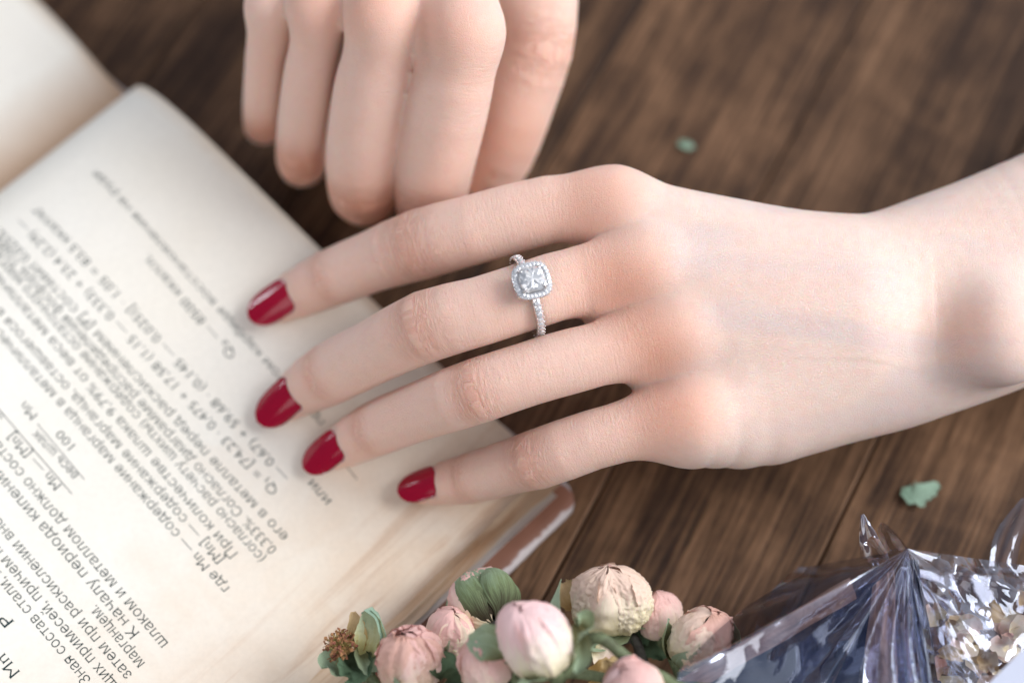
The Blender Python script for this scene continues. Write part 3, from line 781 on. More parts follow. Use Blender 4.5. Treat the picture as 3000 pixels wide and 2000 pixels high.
for sg in (1, -1):
    for k in range(11):
        a = sg * (0.50 + k * step)
        place('band_stone', sm, on_ring(a, rr + 0.00105), on_ring(a, 1), rt, 0.00066, band)
        for ax in (-0.00072, 0.00072):
            a2 = a + sg * step / 2
            place('bead', bead, on_ring(a2, rr + 0.00105, ax), on_ring(a2, 1), rt, 0.00016, band)
# setting: basket, cushion halo, centre stone
topz = rr + 0.0031
hang = 0.06                                                     # halo is turned a little on the finger
hx = rt * math.cos(hang) + rb * math.sin(hang); hy = np.cross(rn, hx)
hn = rn
def cush(ang, s, e=3.2):
    c, d = math.cos(ang), math.sin(ang); s *= 0.93; r = (abs(c) ** e + abs(d) ** e) ** (-1 / e); return hx * (s * r * c) + hy * (s * r * d)
V = []; NH = 64; profh = [(0.00275, 0.0004), (0.0031, 0.0), (0.0040, -0.00015), (0.0041, -0.0006), (0.0036, -0.0013), (0.0020, -0.0030), (0.0016, -0.0030), (0.0026, -0.0008)]
for k in range(NH):
    a = 2 * math.pi * k / NH
    for s, dz in profh: V.append(cush(a, s) + rn * (topz + dz))
n7 = len(profh); F = [(k * n7 + j, k * n7 + (j + 1) % n7, ((k + 1) % NH) * n7 + (j + 1) % n7, ((k + 1) % NH) * n7 + j) for k in range(NH) for j in range(n7)]
halo = mesh_obj('halo_setting', V, F, gold.m, ring)
per = [cush(2 * math.pi * k / 720, 0.00355) for k in range(721)]
acc = np.concatenate([[0], np.cumsum([np.linalg.norm(per[i + 1] - per[i]) for i in range(720)])]); NS = 28
for k in range(NS):
    i = int(np.searchsorted(acc, acc[-1] * (k + 0.5) / NS)); p = per[min(i, 719)]
    place('halo_stone', sm, p + rn * (topz + 0.0001), rn + nrm(p) * 0.25, hx, 0.00055, halo)
    i2 = int(np.searchsorted(acc, acc[-1] * k / NS)); q = per[min(i2, 719)]
    for f in (0.86, 1.14): place('bead', bead, q * f + rn * (topz + 0.00012), rn, hx, 0.00013, halo)
# centre stone: cushion brilliant
def cs(a, s, e): 
    c, d = math.cos(a), math.sin(a); r = (abs(c) ** e + abs(d) ** e) ** (-1 / e); return (s * r * c, s * r * d)
V = []; n = 24
for s, z, e, off in [(0.50, 0.36, 2.4, 0), (0.72, 0.30, 2.8, 0.5), (0.90, 0.17, 3.4, 0), (1.0, 0.03, 3.6, 0.5), (1.0, -0.02, 3.6, 0.5), (0.72, -0.26, 3.0, 0), (0.40, -0.50, 2.2, 0.5), (0.12, -0.66, 2.0, 0)]:
    for k in range(n):
        x, y = cs(2 * math.pi * (k + off + random.uniform(-.25, .25) * (0.3 < s < 0.95)) / n, s, e); V.append((x, y, z + random.uniform(-0.075, 0.075) * (0.4 < s < 0.95)))
V.append((0, 0, 0.33)); V.append((0, 0, -0.70)); F = []
for k in range(n): F.append((k, (k + 1) % n, 8 * n)); F.append((7 * n + k, 8 * n + 1, 7 * n + (k + 1) % n))
for r in range(7):
    for k in range(n):
        a, b = r * n + k, r * n + (k + 1) % n; c, d = a + n, b + n
        F += [(a, c, d), (a, d, b)] if (k + r) % 2 else [(a, c, b), (b, c, d)]
me = bpy.data.meshes.new('centre_stone'); me.from_pydata(V, [], F); me.update(); me.materials.append(dia.m)
bm = bmesh.new(); bm.from_mesh(me); bmesh.ops.recalc_face_normals(bm, faces=bm.faces); bm.to_mesh(me); bm.free()
place('centre_stone', me, rn * (topz + 0.0006), rn, hx, 0.00256, ring)
for q in range(4):
    a = math.pi / 4 + q * math.pi / 2; p = cush(a, 0.0029)
    pts = [p * 1.04 + rn * (topz - 0.0004), p * 1.02 + rn * (topz + 0.0008), p * 0.90 + rn * (topz + 0.00135), p * 0.76 + rn * (topz + 0.0015)]
    tube('prong', pts, [0.00026, 0.00024, 0.00020, 0.00008], gold.m, halo, 8)
# ---------------------------------------------------------------- dried roses
def petal_mat(name, base, mid, tip, crepe=1.0, stain=lin(176, 140, 84), tl=0.25):
    t = NT(name); pt = t.attr('pt').outputs['Fac']; ps = t.attr('ps').outputs['Fac']; pr = t.attr('pr').outputs['Fac']
    c = t.coords(); n1 = t.noise(c, 170, 4, 0.6, 0.6); n2 = t.noise(c, 700, 4, 0.65, 0.4)
    st = t.n('CombineXYZ', X=t.math('MULTIPLY', ps, 16), Y=t.math('MULTIPLY', pt, 2.2), Z=t.math('MULTIPLY', pr, 40)).outputs[0]
    n3 = t.noise(st, 1.0, 4, 0.6, 0.7)
    f = t.math('ADD', pt, t.math('MULTIPLY', t.math('SUBTRACT', n3, 0.5), 0.9)); f = t.math('ADD', f, t.math('MULTIPLY', t.math('SUBTRACT', pr, 0.5), 0.35), True)
    col = t.ramp(f, [(0.10, base), (0.45, mid), (0.80, tip)])
    col = t.mix(t.math('MULTIPLY', t.ramp(n1, [(0.55, grey(0)), (0.75, grey(1))]), 0.35), col, stain)
    vor = t.n('TexVoronoi', _feature='DISTANCE_TO_EDGE', Vector=t.mix(0.12, c, t.n('TexNoise', Vector=c, Scale=300).outputs['Color']), Scale=1000).outputs[0]
    cr = t.ramp(vor, [(0.0, grey(0)), (0.22, grey(1))])
    col = t.mix(t.math('MULTIPLY', t.math('SUBTRACT', 1.0, cr), 0.42 * crepe), col, stain)
    h = t.math('ADD', t.math('MULTIPLY', cr, 0.35), t.math('ADD', t.math('MULTIPLY', n2, 0.5), t.math('MULTIPLY', n3, 0.6)))
    t.P(Base__Color=col, Roughness=0.75, Normal=t.bump(h, 0.38 * crepe, 0.0005))
    t.b.inputs['Specular IOR Level'].default_value = 0.2
    tr = t.n('BsdfTranslucent', Color=col); mx = t.n('MixShader', Fac=0.08, i1=t.b.outputs[0], i2=tr.outputs[0]); t.t.links.new(mx.outputs[0], t.out.inputs[0])
    return t.m
cream_pink = petal_mat('cream_pink_petal', lin(246, 234, 190), lin(252, 240, 218), lin(252, 222, 208), 1.0, lin(228, 200, 150))
rose_pink = petal_mat('rose_pink_petal', lin(244, 232, 198), lin(250, 222, 210), lin(247, 202, 196), 0.9, lin(228, 178, 156))
fresh_pink = petal_mat('soft_pink_petal', lin(246, 238, 200), lin(250, 234, 222), lin(250, 212, 214), 0.6, lin(234, 208, 172))
peach = petal_mat('peach_petal', lin(232, 204, 156), lin(246, 218, 198), lin(246, 200, 188), 1.0, lin(176, 124, 70))
tan_petal = petal_mat('dry_tan_petal', lin(190, 156, 96), lin(222, 196, 146), lin(226, 202, 160), 1.0, lin(150, 110, 60))
sepal_m = petal_mat('dry_green_sepal', lin(132, 132, 92), lin(156, 174, 138), lin(176, 198, 168), 1.0, lin(92, 84, 54))
dark_sepal = petal_mat('dark_green_leaf', lin(74, 88, 62), lin(92, 116, 88), lin(110, 138, 108), 0.9, lin(60, 50, 36))
mint = petal_mat('mint_leaf', lin(136, 166, 144), lin(152, 180, 158), lin(162, 190, 168), 1.0, lin(126, 150, 128))
green_bud = petal_mat('green_bud_sepal', lin(58, 50, 42), lin(128, 148, 108), lin(168, 194, 162), 1.0, lin(96, 88, 60))
stem_t = NT('dry_stem'); sc_ = stem_t.coords(); sn = stem_t.noise(stem_t.n('Mapping', Vector=sc_, Scale=(400, 400, 60)).outputs[0], 1.0, 4, 0.6)
stem_t.P(Base__Color=stem_t.ramp(sn, [(0.3, lin(70, 74, 50)), (0.7, lin(122, 136, 100))]), Roughness=0.7, Normal=stem_t.bump(sn, 0.6, 0.0005))
dstem_t = NT('dark_stem'); dc_ = dstem_t.coords(); dn = dstem_t.noise(dc_, 600, 4, 0.6)
dstem_t.P(Base__Color=dstem_t.ramp(dn, [(0.3, lin(44, 38, 36)), (0.7, lin(86, 84, 74))]), Roughness=0.7, Normal=dstem_t.bump(dn, 0.6, 0.0005))

def sdir(r, u, t):
    """direction from picture right / picture up / towards us"""
    return nrm(CR * r + CU * u - CF * t)
def frame(a):
    a = nrm(a); x = np.cross(a, (0.3, 0.2, 0.93)); x = nrm(x); return a, x, np.cross(a, x)

def patch(name, parent, mat, base, axis, R, L, phi, span, t0=0.0, t1=1.0, roff=0.0, curl=0.0, close=0.055, seed=0, wr=0.05, pointed=False, nu=24, nv=22, fold=0.0, wide=0.47, rag=0.12, puff=0.07, fine=0.02):
    """a petal or sepal wrapped on a bud-shaped body of radius R and length L about 'axis'"""
    a, x, y = frame(axis); V = []; PT = []; PS = []; r_ = random.Random(seed); pr = r_.random()
    for i in range(nu):
        t = i / (nu - 1)
        for j in range(nv):
            s = -1 + 2 * j / (nv - 1)
            if pointed: w = max(math.sin(math.pi * min(0.22 + 0.78 * t, 1.0)), 0.0) ** 0.8 * (1 - t ** 3) + 0.01; top = 1.0
            else: w = 0.30 + 0.70 * math.sin(min(t * 1.7, 1.0) * math.pi / 2); top = 1 - 0.16 * s ** 4 + rag * mnoise.noise((s * 2.6 + seed, seed * 3.7, 0.5)) + rag * 0.5 * mnoise.noise((s * 9 + seed, seed, 4.5))
            h = t0 + (t1 - t0) * t * top
            ang = phi + s * span * w * 0.5
            hh = min(max(h, 0), 1.0)
            prof = max(1 - abs(2 * hh ** 0.92 - 0.98) ** 2.5, 0.0) ** 0.5 * (1 - 0.10 * hh)      # blunt egg
            prof = prof + max(0.0, close - prof) * (1.0 if hh > 0.5 else 0.0)
            fs = (seed // 10) * 3.7
            n_ = 0.8 * mnoise.noise((math.cos(ang) * 1.8 + fs, math.sin(ang) * 1.8, hh * 2.4)) + 0.6 * mnoise.noise((math.cos(ang) * 5 + fs, math.sin(ang) * 5, hh * 2.0)) + 0.25 * mnoise.noise((math.cos(ang) * 14 + fs, math.sin(ang) * 14, hh * 7.0))
            n_ += 0.9 * (0.22 - abs(mnoise.noise((math.cos(ang) * 3.5 + fs, math.sin(ang) * 3.5, hh * 4.0 + seed * 0.01)))) + 0.5 * (0.2 - abs(mnoise.noise((math.cos(ang) * 8 + fs, math.sin(ang) * 8, hh * 5.0))))
            n_ += 0.35 * mnoise.noise((s * 2.0 + seed, t * 2.0, seed * 0.7)) * t
            rad = R * prof * (1 + roff) + R * wr * n_ + curl * R * max(0, t - 0.55) ** 2 * 4
            rad += puff * R * ((1 - s * s) - 0.5) * math.sin(math.pi * min(t, 1.0)) ** 0.8
            rad += 0.05 * R * mnoise.noise((t * 7, seed * 1.3, math.copysign(3, s))) * abs(s) ** 4 * t
            rad += fold * R * abs(s) ** 6 * t                       # edges lift off the bud
            fx, fy = math.cos(ang) * rad / R, math.sin(ang) * rad / R
            rad += fine * R * ((0.18 - abs(mnoise.noise((fx * 9 + fs, fy * 9, hh * 12)))) + 0.7 * (0.18 - abs(mnoise.noise((fx * 20 + fs, fy * 20, hh * 26)))))
            sq = 1 + 0.10 * math.sin(ang * 2 + seed // 10) + 0.05 * math.sin(ang * 3 + seed // 10 * 2.0); rad *= sq
            V.append(a * (L * hh * (1 + 0.05 * math.cos(ang + seed // 10))) + x * (rad * math.cos(ang)) + y * (rad * math.sin(ang)) + base); PT.append(t); PS.append(s)
    o = mesh_obj(name, V, grid_faces(nu, nv), mat, parent)
    add_attr(o, 'pt', PT); add_attr(o, 'ps', PS); add_attr(o, 'pr', [pr] * len(PT))
    return o

def leaf(name, parent, mat, pts, width, seed=0, curl=0.3, nu=16, nv=9, nrmdir=(0, 0, 1), rag=0.10, org=np.zeros(3)):
    """leaf or loose sepal along a spine"""
    S = catmull(np.array(pts), nu); V = []; PT = []; PS = []
    for i in range(nu):
        t = i / (nu - 1); tt = nrm(S[min(i + 1, nu - 1)] - S[max(i - 1, 0)]); nn = np.asarray(nrmdir, float); nn = nrm(nn - tt * (nn @ tt)); bb = np.cross(tt, nn)
        w = width * (math.sin(math.pi * (0.06 + 0.90 * t)) ** 0.75) * (1 + rag * mnoise.noise((t * 9, seed * 3.1, 0)))
        for j in range(nv):
            s = -1 + 2 * j / (nv - 1); ws = w * (1 + rag * mnoise.noise((t * 22, seed * 1.7, s)))
            z = curl * width * (s * s) + 0.18 * width * mnoise.noise((t * 5 + seed, s * 2, 1.1)) + 0.08 * width * mnoise.noise((t * 16 + seed, s * 6, 2.1))
            V.append(S[i] + bb * (s * ws) + nn * z - org); PT.append(t); PS.append(s)
    o = mesh_obj(name, V, grid_faces(nu, nv), mat, parent); add_attr(o, 'pt', PT); add_attr(o, 'ps', PS); add_attr(o, 'pr', [random.Random(seed).random()] * len(PT))
    return o

def receptacle(parent, base, axis, r, mat, L=None):
    a, x, y = frame(axis); V = []; L = L or r * 2.2; rows = [(-1.0, 0.42), (-0.75, 0.75), (-0.45, 1.0), (-0.15, 0.95), (0.05, 0.7)]
    for h, w in rows:
        for k in range(12):
            g = 2 * math.pi * k / 12; V.append(base + a * h * L + (x * math.cos(g) + y * math.sin(g)) * r * w)
    F = grid_faces(len(rows), 12, True) + [tuple(range(11, -1, -1)), tuple(range(48, 60))]
    return mesh_obj('calyx', V, F, mat, parent)

def rosebud(label, px, py, z, axis, Rpx, Lpx, mats, n=6, sepals=5, stem=None, seed=0, sep_curl=0.2, sep_len=0.6, close=0.055, sep_mat=None, stem_mat=None, wr=0.085, inner=True, sep_off=0.13, stem_r=0.0011, sep_span=0.9, base_frac=0.5, curl=0.05, sep_puff=0.10, res=40, fine=0.08):
    c = P(px, py, z); k = mmpp(c); R = Rpx * k; L = Lpx * k; axis = nrm(axis)
    base = c - axis * L * base_frac
    root = empty('dried_rose', tuple(base)); tag(root, label, 'dried flower', 'dried roses at the front')
    rr_ = random.Random(seed); O = np.zeros(3)
    if inner:
        for q in range(3): patch('petal', root, mats[q % len(mats)], O, axis, R * (0.94 + 0.015 * q), L * (1.0 - 0.02 * q), q * 2.1 + rr_.random(), 3.4, 0.05, 1.0, 0, -0.02, 0.0, seed * 10 + q + 50, wr * 1.1, wide=0.485, rag=0.0, nu=26, nv=24)
    for q in range(n):
        patch('petal', root, mats[q % len(mats)], O, axis, R, L, q * 2.4 + rr_.random() * 0.5, 2.5 + rr_.random() * 0.6, 0.0, 0.97 + 0.06 * rr_.random(), 0.010 * q - 0.02, curl * rr_.random(), close, seed * 10 + q, wr, fold=0.05 + 0.05 * (q > n - 4), rag=0.06, nu=res, nv=res - 6, fine=fine)
    sm_ = sep_mat or sepal_m
    for q in range(sepals):
        patch('sepal', root, sm_, O, axis, R * 1.0, L, q * 2 * math.pi / max(sepals, 1) + rr_.random() * 0.5 + seed, sep_span * (0.85 + 0.3 * rr_.random()), 0.0, sep_len * (0.8 + 0.4 * rr_.random()), sep_off, sep_curl * (0.5 + rr_.random()), 0.2, seed * 10 + q + 80, 0.03, pointed=True, fold=0.06, puff=sep_puff)
    receptacle(root, O + axis * L * 0.03, axis, R * 0.30, stem_mat or stem_t.m)
    if stem:
        pts = [O - axis * R * 0.45] + [P(*s) - base for s in stem]
        S = catmull(np.array(pts), 5 * len(pts)); tube('stem', S, [stem_r * (1 + 0.12 * mnoise.noise((i * 0.7, seed, 0))) for i in range(len(S))], stem_mat or stem_t.m, root, 8)
    return root, base

# big papery bud, right of the middle
rosebud('large cream papery rosebud standing highest beside the dark wood', 1792, 1752, 15, sdir(-0.10, 0.90, 0.42), 107, 212, [cream_pink, cream_pink, cream_pink, rose_pink], 7, 0, [(1858, 1872, 8), (1890, 1950, 6), (1960, 2040, 5), (2100, 2200, 5)], 3, wr=0.10, res=64, fine=0.10, stem_mat=dstem_t.m, close=0.05)
big = bpy.data.objects[-1] if False else [o for o in COL.objects if o.name.startswith('dried_rose')][-1]
bb_ = np.array(big.location)
leaf('sepal', big, sepal_m, [P(1842, 1832, 10), P(1790, 1850, 12), P(1725, 1862, 14), P(1690, 1850, 15)], 0.0042, 5, 0.35, nrmdir=sdir(0.1, 0.5, 0.9), org=bb_)
leaf('sepal', big, sepal_m, [P(1842, 1832, 10), P(1880, 1822, 10), P(1915, 1826, 9)], 0.0022, 6, 0.3, nrmdir=sdir(0, 0.7, 0.7), org=bb_)
leaf('sepal', big, dark_sepal, [P(1850, 1838, 9), P(1870, 1870, 7), P(1885, 1895, 5)], 0.0026, 7, 0.3, nrmdir=sdir(0.3, 0.4, 0.8), org=bb_)
# loose tan petal clinging to its left
leaf('petal', big, tan_petal, [P(1712, 1790, 12), P(1678, 1745, 12), P(1655, 1705, 12)], 0.0030, 8, 0.5, nrmdir=sdir(-0.3, 0.3, 0.8), rag=0.35, org=bb_)
# soft pink bud near the lens
rosebud('out of focus soft pink and cream rosebud nearest the camera', 1568, 1868, 34, sdir(-0.42, 0.80, 0.42), 101, 245, [fresh_pink], 7, 4, [(1740, 1868, 33), (1850, 1935, 31), (1990, 2010, 30), (2200, 2120, 30)], 11, sep_curl=1.2, sep_len=0.42, sep_off=0.10, wr=0.08, stem_r=0.0012, close=0.05, base_frac=0.5)
pk = [o for o in COL.objects if o.name.startswith('dried_rose')][-1]; pb = np.array(pk.location)
leaf('sepal', pk, sepal_m, [P(1690, 1826, 35), P(1712, 1880, 36), P(1716, 1930, 36), P(1690, 1972, 35)], 0.0019, 31, 0.5, nrmdir=sdir(-0.5, 0.2, 0.8), org=pb)
leaf('sepal', pk, sepal_m, [P(1695, 1840, 35), P(1712, 1812, 36), P(1690, 1796, 37)], 0.0020, 32, 0.5, nrmdir=sdir(0, 0.2, 0.9), org=pb)
# closed green bud
rosebud('closed green rosebud wrapped in sepals on a dark stalk', 1412, 1756, 13, sdir(-0.42, 0.72, -0.50), 92, 175, [green_bud, rose_pink, green_bud], 5, 5, [(1442, 1860, 11), (1452, 1915, 9), (1520, 2050, 6)], 21, sep_curl=0.12, sep_len=1.12, sep_off=0.10, sep_span=1.75, sep_mat=green_bud, stem_mat=dstem_t.m, stem_r=0.0016, close=0.05, sep_puff=0.34)
# pink bud behind, partly hidden
rosebud('small smooth pink rosebud half hidden behind the large cream bud', 1930, 1800, 9, sdir(-0.15, 0.9, 0.25), 66, 140, [rose_pink, fresh_pink], 5, 3, [(1960, 1900, 6), (2020, 2050, 5)], 33, sep_len=0.35, wr=0.06, close=0.05)
# bud in green sepals beside the foil
rosebud('peach rosebud with broad green sepals touching the foil wrapper', 2058, 1872, 18, sdir(0.22, 0.85, 0.38), 96, 185, [peach, cream_pink, peach], 5, 5, [(2045, 2000, 14), (2100, 2100, 10)], 44, sep_curl=0.1, sep_len=0.82, sep_off=0.13, sep_span=1.4, close=0.05)
# pink petal bud on the left
rosebud('crinkled pink rosebud between the green bud and the ragged pink rose', 1322, 1855, 15, sdir(0.10, 0.85, 0.35), 72, 150, [rose_pink, rose_pink, cream_pink], 5, 2, [(1340, 1960, 12), (1400, 2080, 8)], 55, close=0.05, sep_len=0.4)
# ragged rose, broken open
rg, rgb_ = rosebud('ragged pink and peach rose, broken open, with a brown heart', 1205, 1925, 21, sdir(-0.12, 0.80, 0.55), 92, 200, [rose_pink, peach, rose_pink], 6, 3, [(1230, 2050, 17), (1300, 2200, 12)], 66, close=0.35, wr=0.13, inner=True, curl=0.15)
heart = NT('brown_heart'); hc = heart.coords(); hn_ = heart.noise(hc, 900, 4, 0.6)
heart.P(Base__Color=heart.ramp(hn_, [(0.3, lin(96, 66, 42)), (0.55, lin(160, 126, 74)), (0.75, lin(196, 168, 116))]), Roughness=0.9, Normal=heart.bump(hn_, 1.0, 0.001))
def stamens(parent, org, cpos, axis, r, n, mat_f, mat_a, seed, spread=1.0):
    a, x, y = frame(axis); rs = random.Random(seed)
    V = []; F = []; VA = []; FA = []
    for i in range(n):
        g = rs.random() * 6.28; el = math.acos(1 - rs.random() * spread); d = nrm(a * math.cos(el) + (x * math.cos(g) + y * math.sin(g)) * math.sin(el))
        l = r * (0.75 + 0.35 * rs.random()); p0 = cpos + d * r * 0.15; p2 = cpos + d * l + np.array([0, 0, 0.1 * r]); p1 = (p0 + p2) / 2 + nrm(np.array([rs.random() - .5 for _ in range(3)])) * r * 0.16
        S = catmull(np.array([p0, p1, p2]), 5); w = 0.00010; side = nrm(np.cross(d, (0.21, 0.4, 0.88))); s2 = np.cross(d, side); b = len(V)
        for p in S:
            for q in range(3): V.append(p + (side * math.cos(q * 2.094) + s2 * math.sin(q * 2.094)) * w - org)
        for k in range(4):
            for q in range(3): F.append((b + k * 3 + q, b + k * 3 + (q + 1) % 3, b + (k + 1) * 3 + (q + 1) % 3, b + (k + 1) * 3 + q))
        b = len(VA); e = p2; s_ = 0.00042 * (0.7 + 0.6 * rs.random())
        ax3 = [nrm(np.array([rs.random() - .5 for _ in range(3)])) for _ in range(3)]
        for v in (ax3[0], -ax3[0], ax3[1], -ax3[1], ax3[2], -ax3[2]): VA.append(e + v * s_ - org)
        FA += [(b + i0, b + i1, b + i2) for i0 in (0, 1) for i1 in (2, 3) for i2 in (4, 5)]
    mesh_obj('filaments', V, F, mat_f, parent)['kind'] = 'stuff'
    mesh_obj('anthers', VA, FA, mat_a, parent, smooth=False)['kind'] = 'stuff'
fil = NT('yellow_filament'); fil.P(Base__Color=lin(188, 176, 112), Roughness=0.7)
ant = NT('brown_anther'); ac_ = ant.coords(); an_ = ant.noise(ac_, 900, 2, 0.5); ant.P(Base__Color=ant.ramp(an_, [(0.35, lin(126, 72, 58)), (0.65, lin(186, 138, 92))]), Roughness=0.8)
def core_ball(parent, org, c, axis, r, mat, seed):
    bm = bmesh.new(); bmesh.ops.create_icosphere(bm, subdivisions=3, radius=r)
    for v in bm.verts: v.co *= 1 + 0.18 * mnoise.noise(v.co * (3.0 / r) + Vector((seed, 0, 0)))
    me = bpy.data.meshes.new('heart'); bm.to_mesh(me); bm.free(); me.materials.append(mat); me.polygons.foreach_set('use_smooth', [True] * len(me.polygons))
    o = bpy.data.objects.new('heart', me); COL.objects.link(o); o.parent = parent; o.location = c - org; return o
hcpos = P(1236, 1950, 25); hc2 = P(1138, 1905, 20); core_ball(rg, rgb_, hc2, sdir(-0.5, 0.5, 0.7), 0.0024, heart.m, 9)
# opened flower with a ball of stamens
op = empty('dried_rose', tuple(P(1062, 1952, 13))); ob_ = np.array(op.location); tag(op, 'small opened rose with a ball of brown stamens, leftmost flower', 'dried flower', 'dried roses at the front')
stc = P(1000, 1898, 18); core_ball(op, ob_, stc, sdir(-0.4, 0.7, 0.4), 0.0020, heart.m, 2)
stamens(op, ob_, stc, sdir(-0.45, 0.75, 0.45), 0.0034, 190, fil.m, ant.m, 8, 1.25)
receptacle(op, P(1056, 1940, 14) - ob_, sdir(-0.35, 0.75, 0.4), 0.0022, stem_t.m)
leaf('sepal', op, mint, [P(1090, 1945, 15), P(1125, 1890, 18), P(1122, 1830, 20), P(1092, 1775, 21)], 0.0030, 71, 0.9, nrmdir=sdir(-0.85, 0.1, 0.5), org=ob_)
leaf('petal', op, tan_petal, [P(1060, 1905, 17), P(1052, 1850, 19), P(1040, 1790, 20)], 0.0022, 72, 0.4, nrmdir=sdir(-0.4, 0.0, 0.9), rag=0.2, org=ob_)
leaf('petal', op, petal_mat('pale_green_petal', lin(206, 200, 140), lin(214, 216, 176), lin(200, 214, 184), 1.0, lin(150, 140, 70)), [P(1070, 1920, 17), P(1092, 1860, 20), P(1086, 1790, 21)], 0.0032, 73, 0.5, nrmdir=sdir(-0.3, 0.0, 0.95), rag=0.15, org=ob_)
leaf('sepal', op, sepal_m, [P(1060, 1935, 15), P(1010, 1962, 17), P(965, 1945, 18), P(942, 1958, 18)], 0.0026, 74, 0.7, nrmdir=sdir(0.0, 0.6, 0.7), org=ob_)
leaf('sepal', op, dark_sepal, [P(1060, 1930, 16), P(1040, 1965, 19), P(1020, 1985, 18)], 0.0036, 75, 0.6, nrmdir=sdir(-0.2, 0.3, 0.9), org=ob_)
leaf('sepal', op, sepal_m, [P(1058, 1915, 17), P(1078, 1940, 20), P(1090, 1968, 19)], 0.0028, 76, 0.6, nrmdir=sdir(0.4, 0.2, 0.9), org=ob_)
Sx = catmull(np.array([P(1062, 1952, 13), P(1090, 1985, 12), P(1130, 2040, 10), P(1240, 2150, 7)]) - ob_, 20); tube('stem', Sx, 0.0010, stem_t.m, op, 8)
# lower pink bud, mostly behind the soft pink one
rosebud('blurred dusky pink rosebud with a green leaf, left of the nearest bud', 1418, 1935, 25, sdir(-0.35, 0.75, 0.4), 84, 170, [rose_pink, peach], 5, 2, [(1470, 2060, 20)], 77, sep_len=0.5, wr=0.07, close=0.05)
lb = [o for o in COL.objects if o.name.startswith('dried_rose')][-1]; lbo = np.array(lb.location)
leaf('leaf', lb, sepal_m, [P(1478, 1925, 31), P(1440, 1890, 31), P(1372, 1876, 30)], 0.0040, 81, 0.3, nrmdir=sdir(0, 0.4, 0.9), org=lbo)
# pink bud cut by the bottom edge and papery petals beside it
rosebud('blurred pink rosebud cut by the bottom edge beside the foil', 1850, 2010, 32, sdir(-0.5, 0.7, 0.3), 92, 150, [rose_pink, fresh_pink], 5, 0, [(1960, 2120, 28)], 88, wr=0.06, close=0.05)
def loose(name, label, cat, mat, pts, w, seed, nd, group=None, rag=0.25, curl=0.4, nu=16, nv=9):
    o0 = np.array(P(*pts[0])); e = leaf(name, None, mat, [P(*p) for p in pts], w, seed, curl, nu, nv, nd, rag, o0); e.location = o0; tag(e, label, cat, group); return e
loose('dried_petal', 'ragged yellowish papery petal at the bottom edge among the stems', 'petal', tan_petal, [(1730, 1990, 18), (1790, 1975, 20), (1850, 1965, 19)], 0.0034, 91, sdir(0, 0.5, 0.85))
loose('dried_petal', 'small upright yellowish petal scrap above the bottom pink bud', 'petal', tan_petal, [(1775, 1985, 20), (1785, 1955, 22), (1800, 1940, 23)], 0.0018, 92, sdir(0, 0.2, 0.95))
loose('dried_petal', 'pale crumpled petal below the large bud\'s green sepal', 'petal', cream_pink, [(1740, 1905, 14), (1770, 1925, 14), (1790, 1955, 12)], 0.0030, 93, sdir(0.2, 0.4, 0.9))
loose('dried_leaf', 'dark green curled leaf under the pink buds', 'leaf', dark_sepal, [(1300, 1985, 20), (1305, 1945, 22), (1330, 1915, 23)], 0.0034, 94, sdir(0.3, 0.4, 0.85))
loose('dried_leaf', 'dark green leaf lying along the bottom edge left of the nearest bud', 'leaf', dark_sepal, [(1310, 1990, 20), (1390, 1985, 22), (1500, 1998, 22)], 0.0036, 95, sdir(0, 0.5, 0.85))
loose('dried_leaf', 'dark green leaf in the shade behind the large bud\'s stalk', 'leaf', dark_sepal, [(1890, 1850, 5), (1920, 1890, 5), (1945, 1930, 4)], 0.0030, 96, sdir(0, 0.3, 0.9))
st_ = np.array(P(1590, 1985, 24)); Sx = catmull(np.array([P(1500, 1995, 24), P(1600, 1975, 25), P(1720, 1975, 25), P(1850, 2010, 24), P(2000, 2080, 22)]) - st_, 20)
s1 = tube('stem', Sx, 0.0011, stem_t.m, None, 8); s1.name = 'rose_twig'; s1.location = st_; tag(s1, 'bare green twig lying across the bottom edge', 'twig')
# leaf crumbs on the table
loose('leaf_fragment', 'mint green leaf crumb lying on the wood right of the hand', 'leaf', mint, [(2640, 1442, 0.9), (2690, 1448, 1.4), (2752, 1420, 1.0)], 0.0024, 101, (0, 0, 1), 'leaf crumbs on the table', 0.5, 0.15)
loose('leaf_fragment', 'tiny blurred green leaf crumb on the wood behind the hand', 'leaf', mint, [(1990, 415, 0.8), (2012, 426, 1.0), (2034, 432, 0.8)], 0.0013, 102, (0, 0, 1), 'leaf crumbs on the table', 0.6, 0.1)
# ---------------------------------------------------------------- clear foil wrapper
film = NT('clear_film')
foil = film.attr('foil').outputs['Fac']
lw = film.n('LayerWeight', Blend=0.35).outputs['Facing']
cw = film.coords(); wn = film.noise(cw, 60, 3, 0.5, 1.2); wn2 = film.noise(cw, 420, 3, 0.6, 1.5)
fb = film.bump(film.math('ADD', wn, film.math('MULTIPLY', wn2, 0.06)), 0.03, 0.004)
tr = film.n('BsdfTransparent', Color=(0.80, 0.80, 0.86, 1)); gl = film.n('BsdfGlossy', Color=(0.72, 0.78, 0.92, 1), Roughness=0.05, Normal=fb)
fac = film.math('ADD', foil, film.math('MULTIPLY', film.math('POWER', lw, 2.0), 0.7), True)
mx = film.n('MixShader', Fac=fac, i1=tr.outputs[0], i2=gl.outputs[0]); film.t.links.new(mx.outputs[0], film.out.inputs[0])

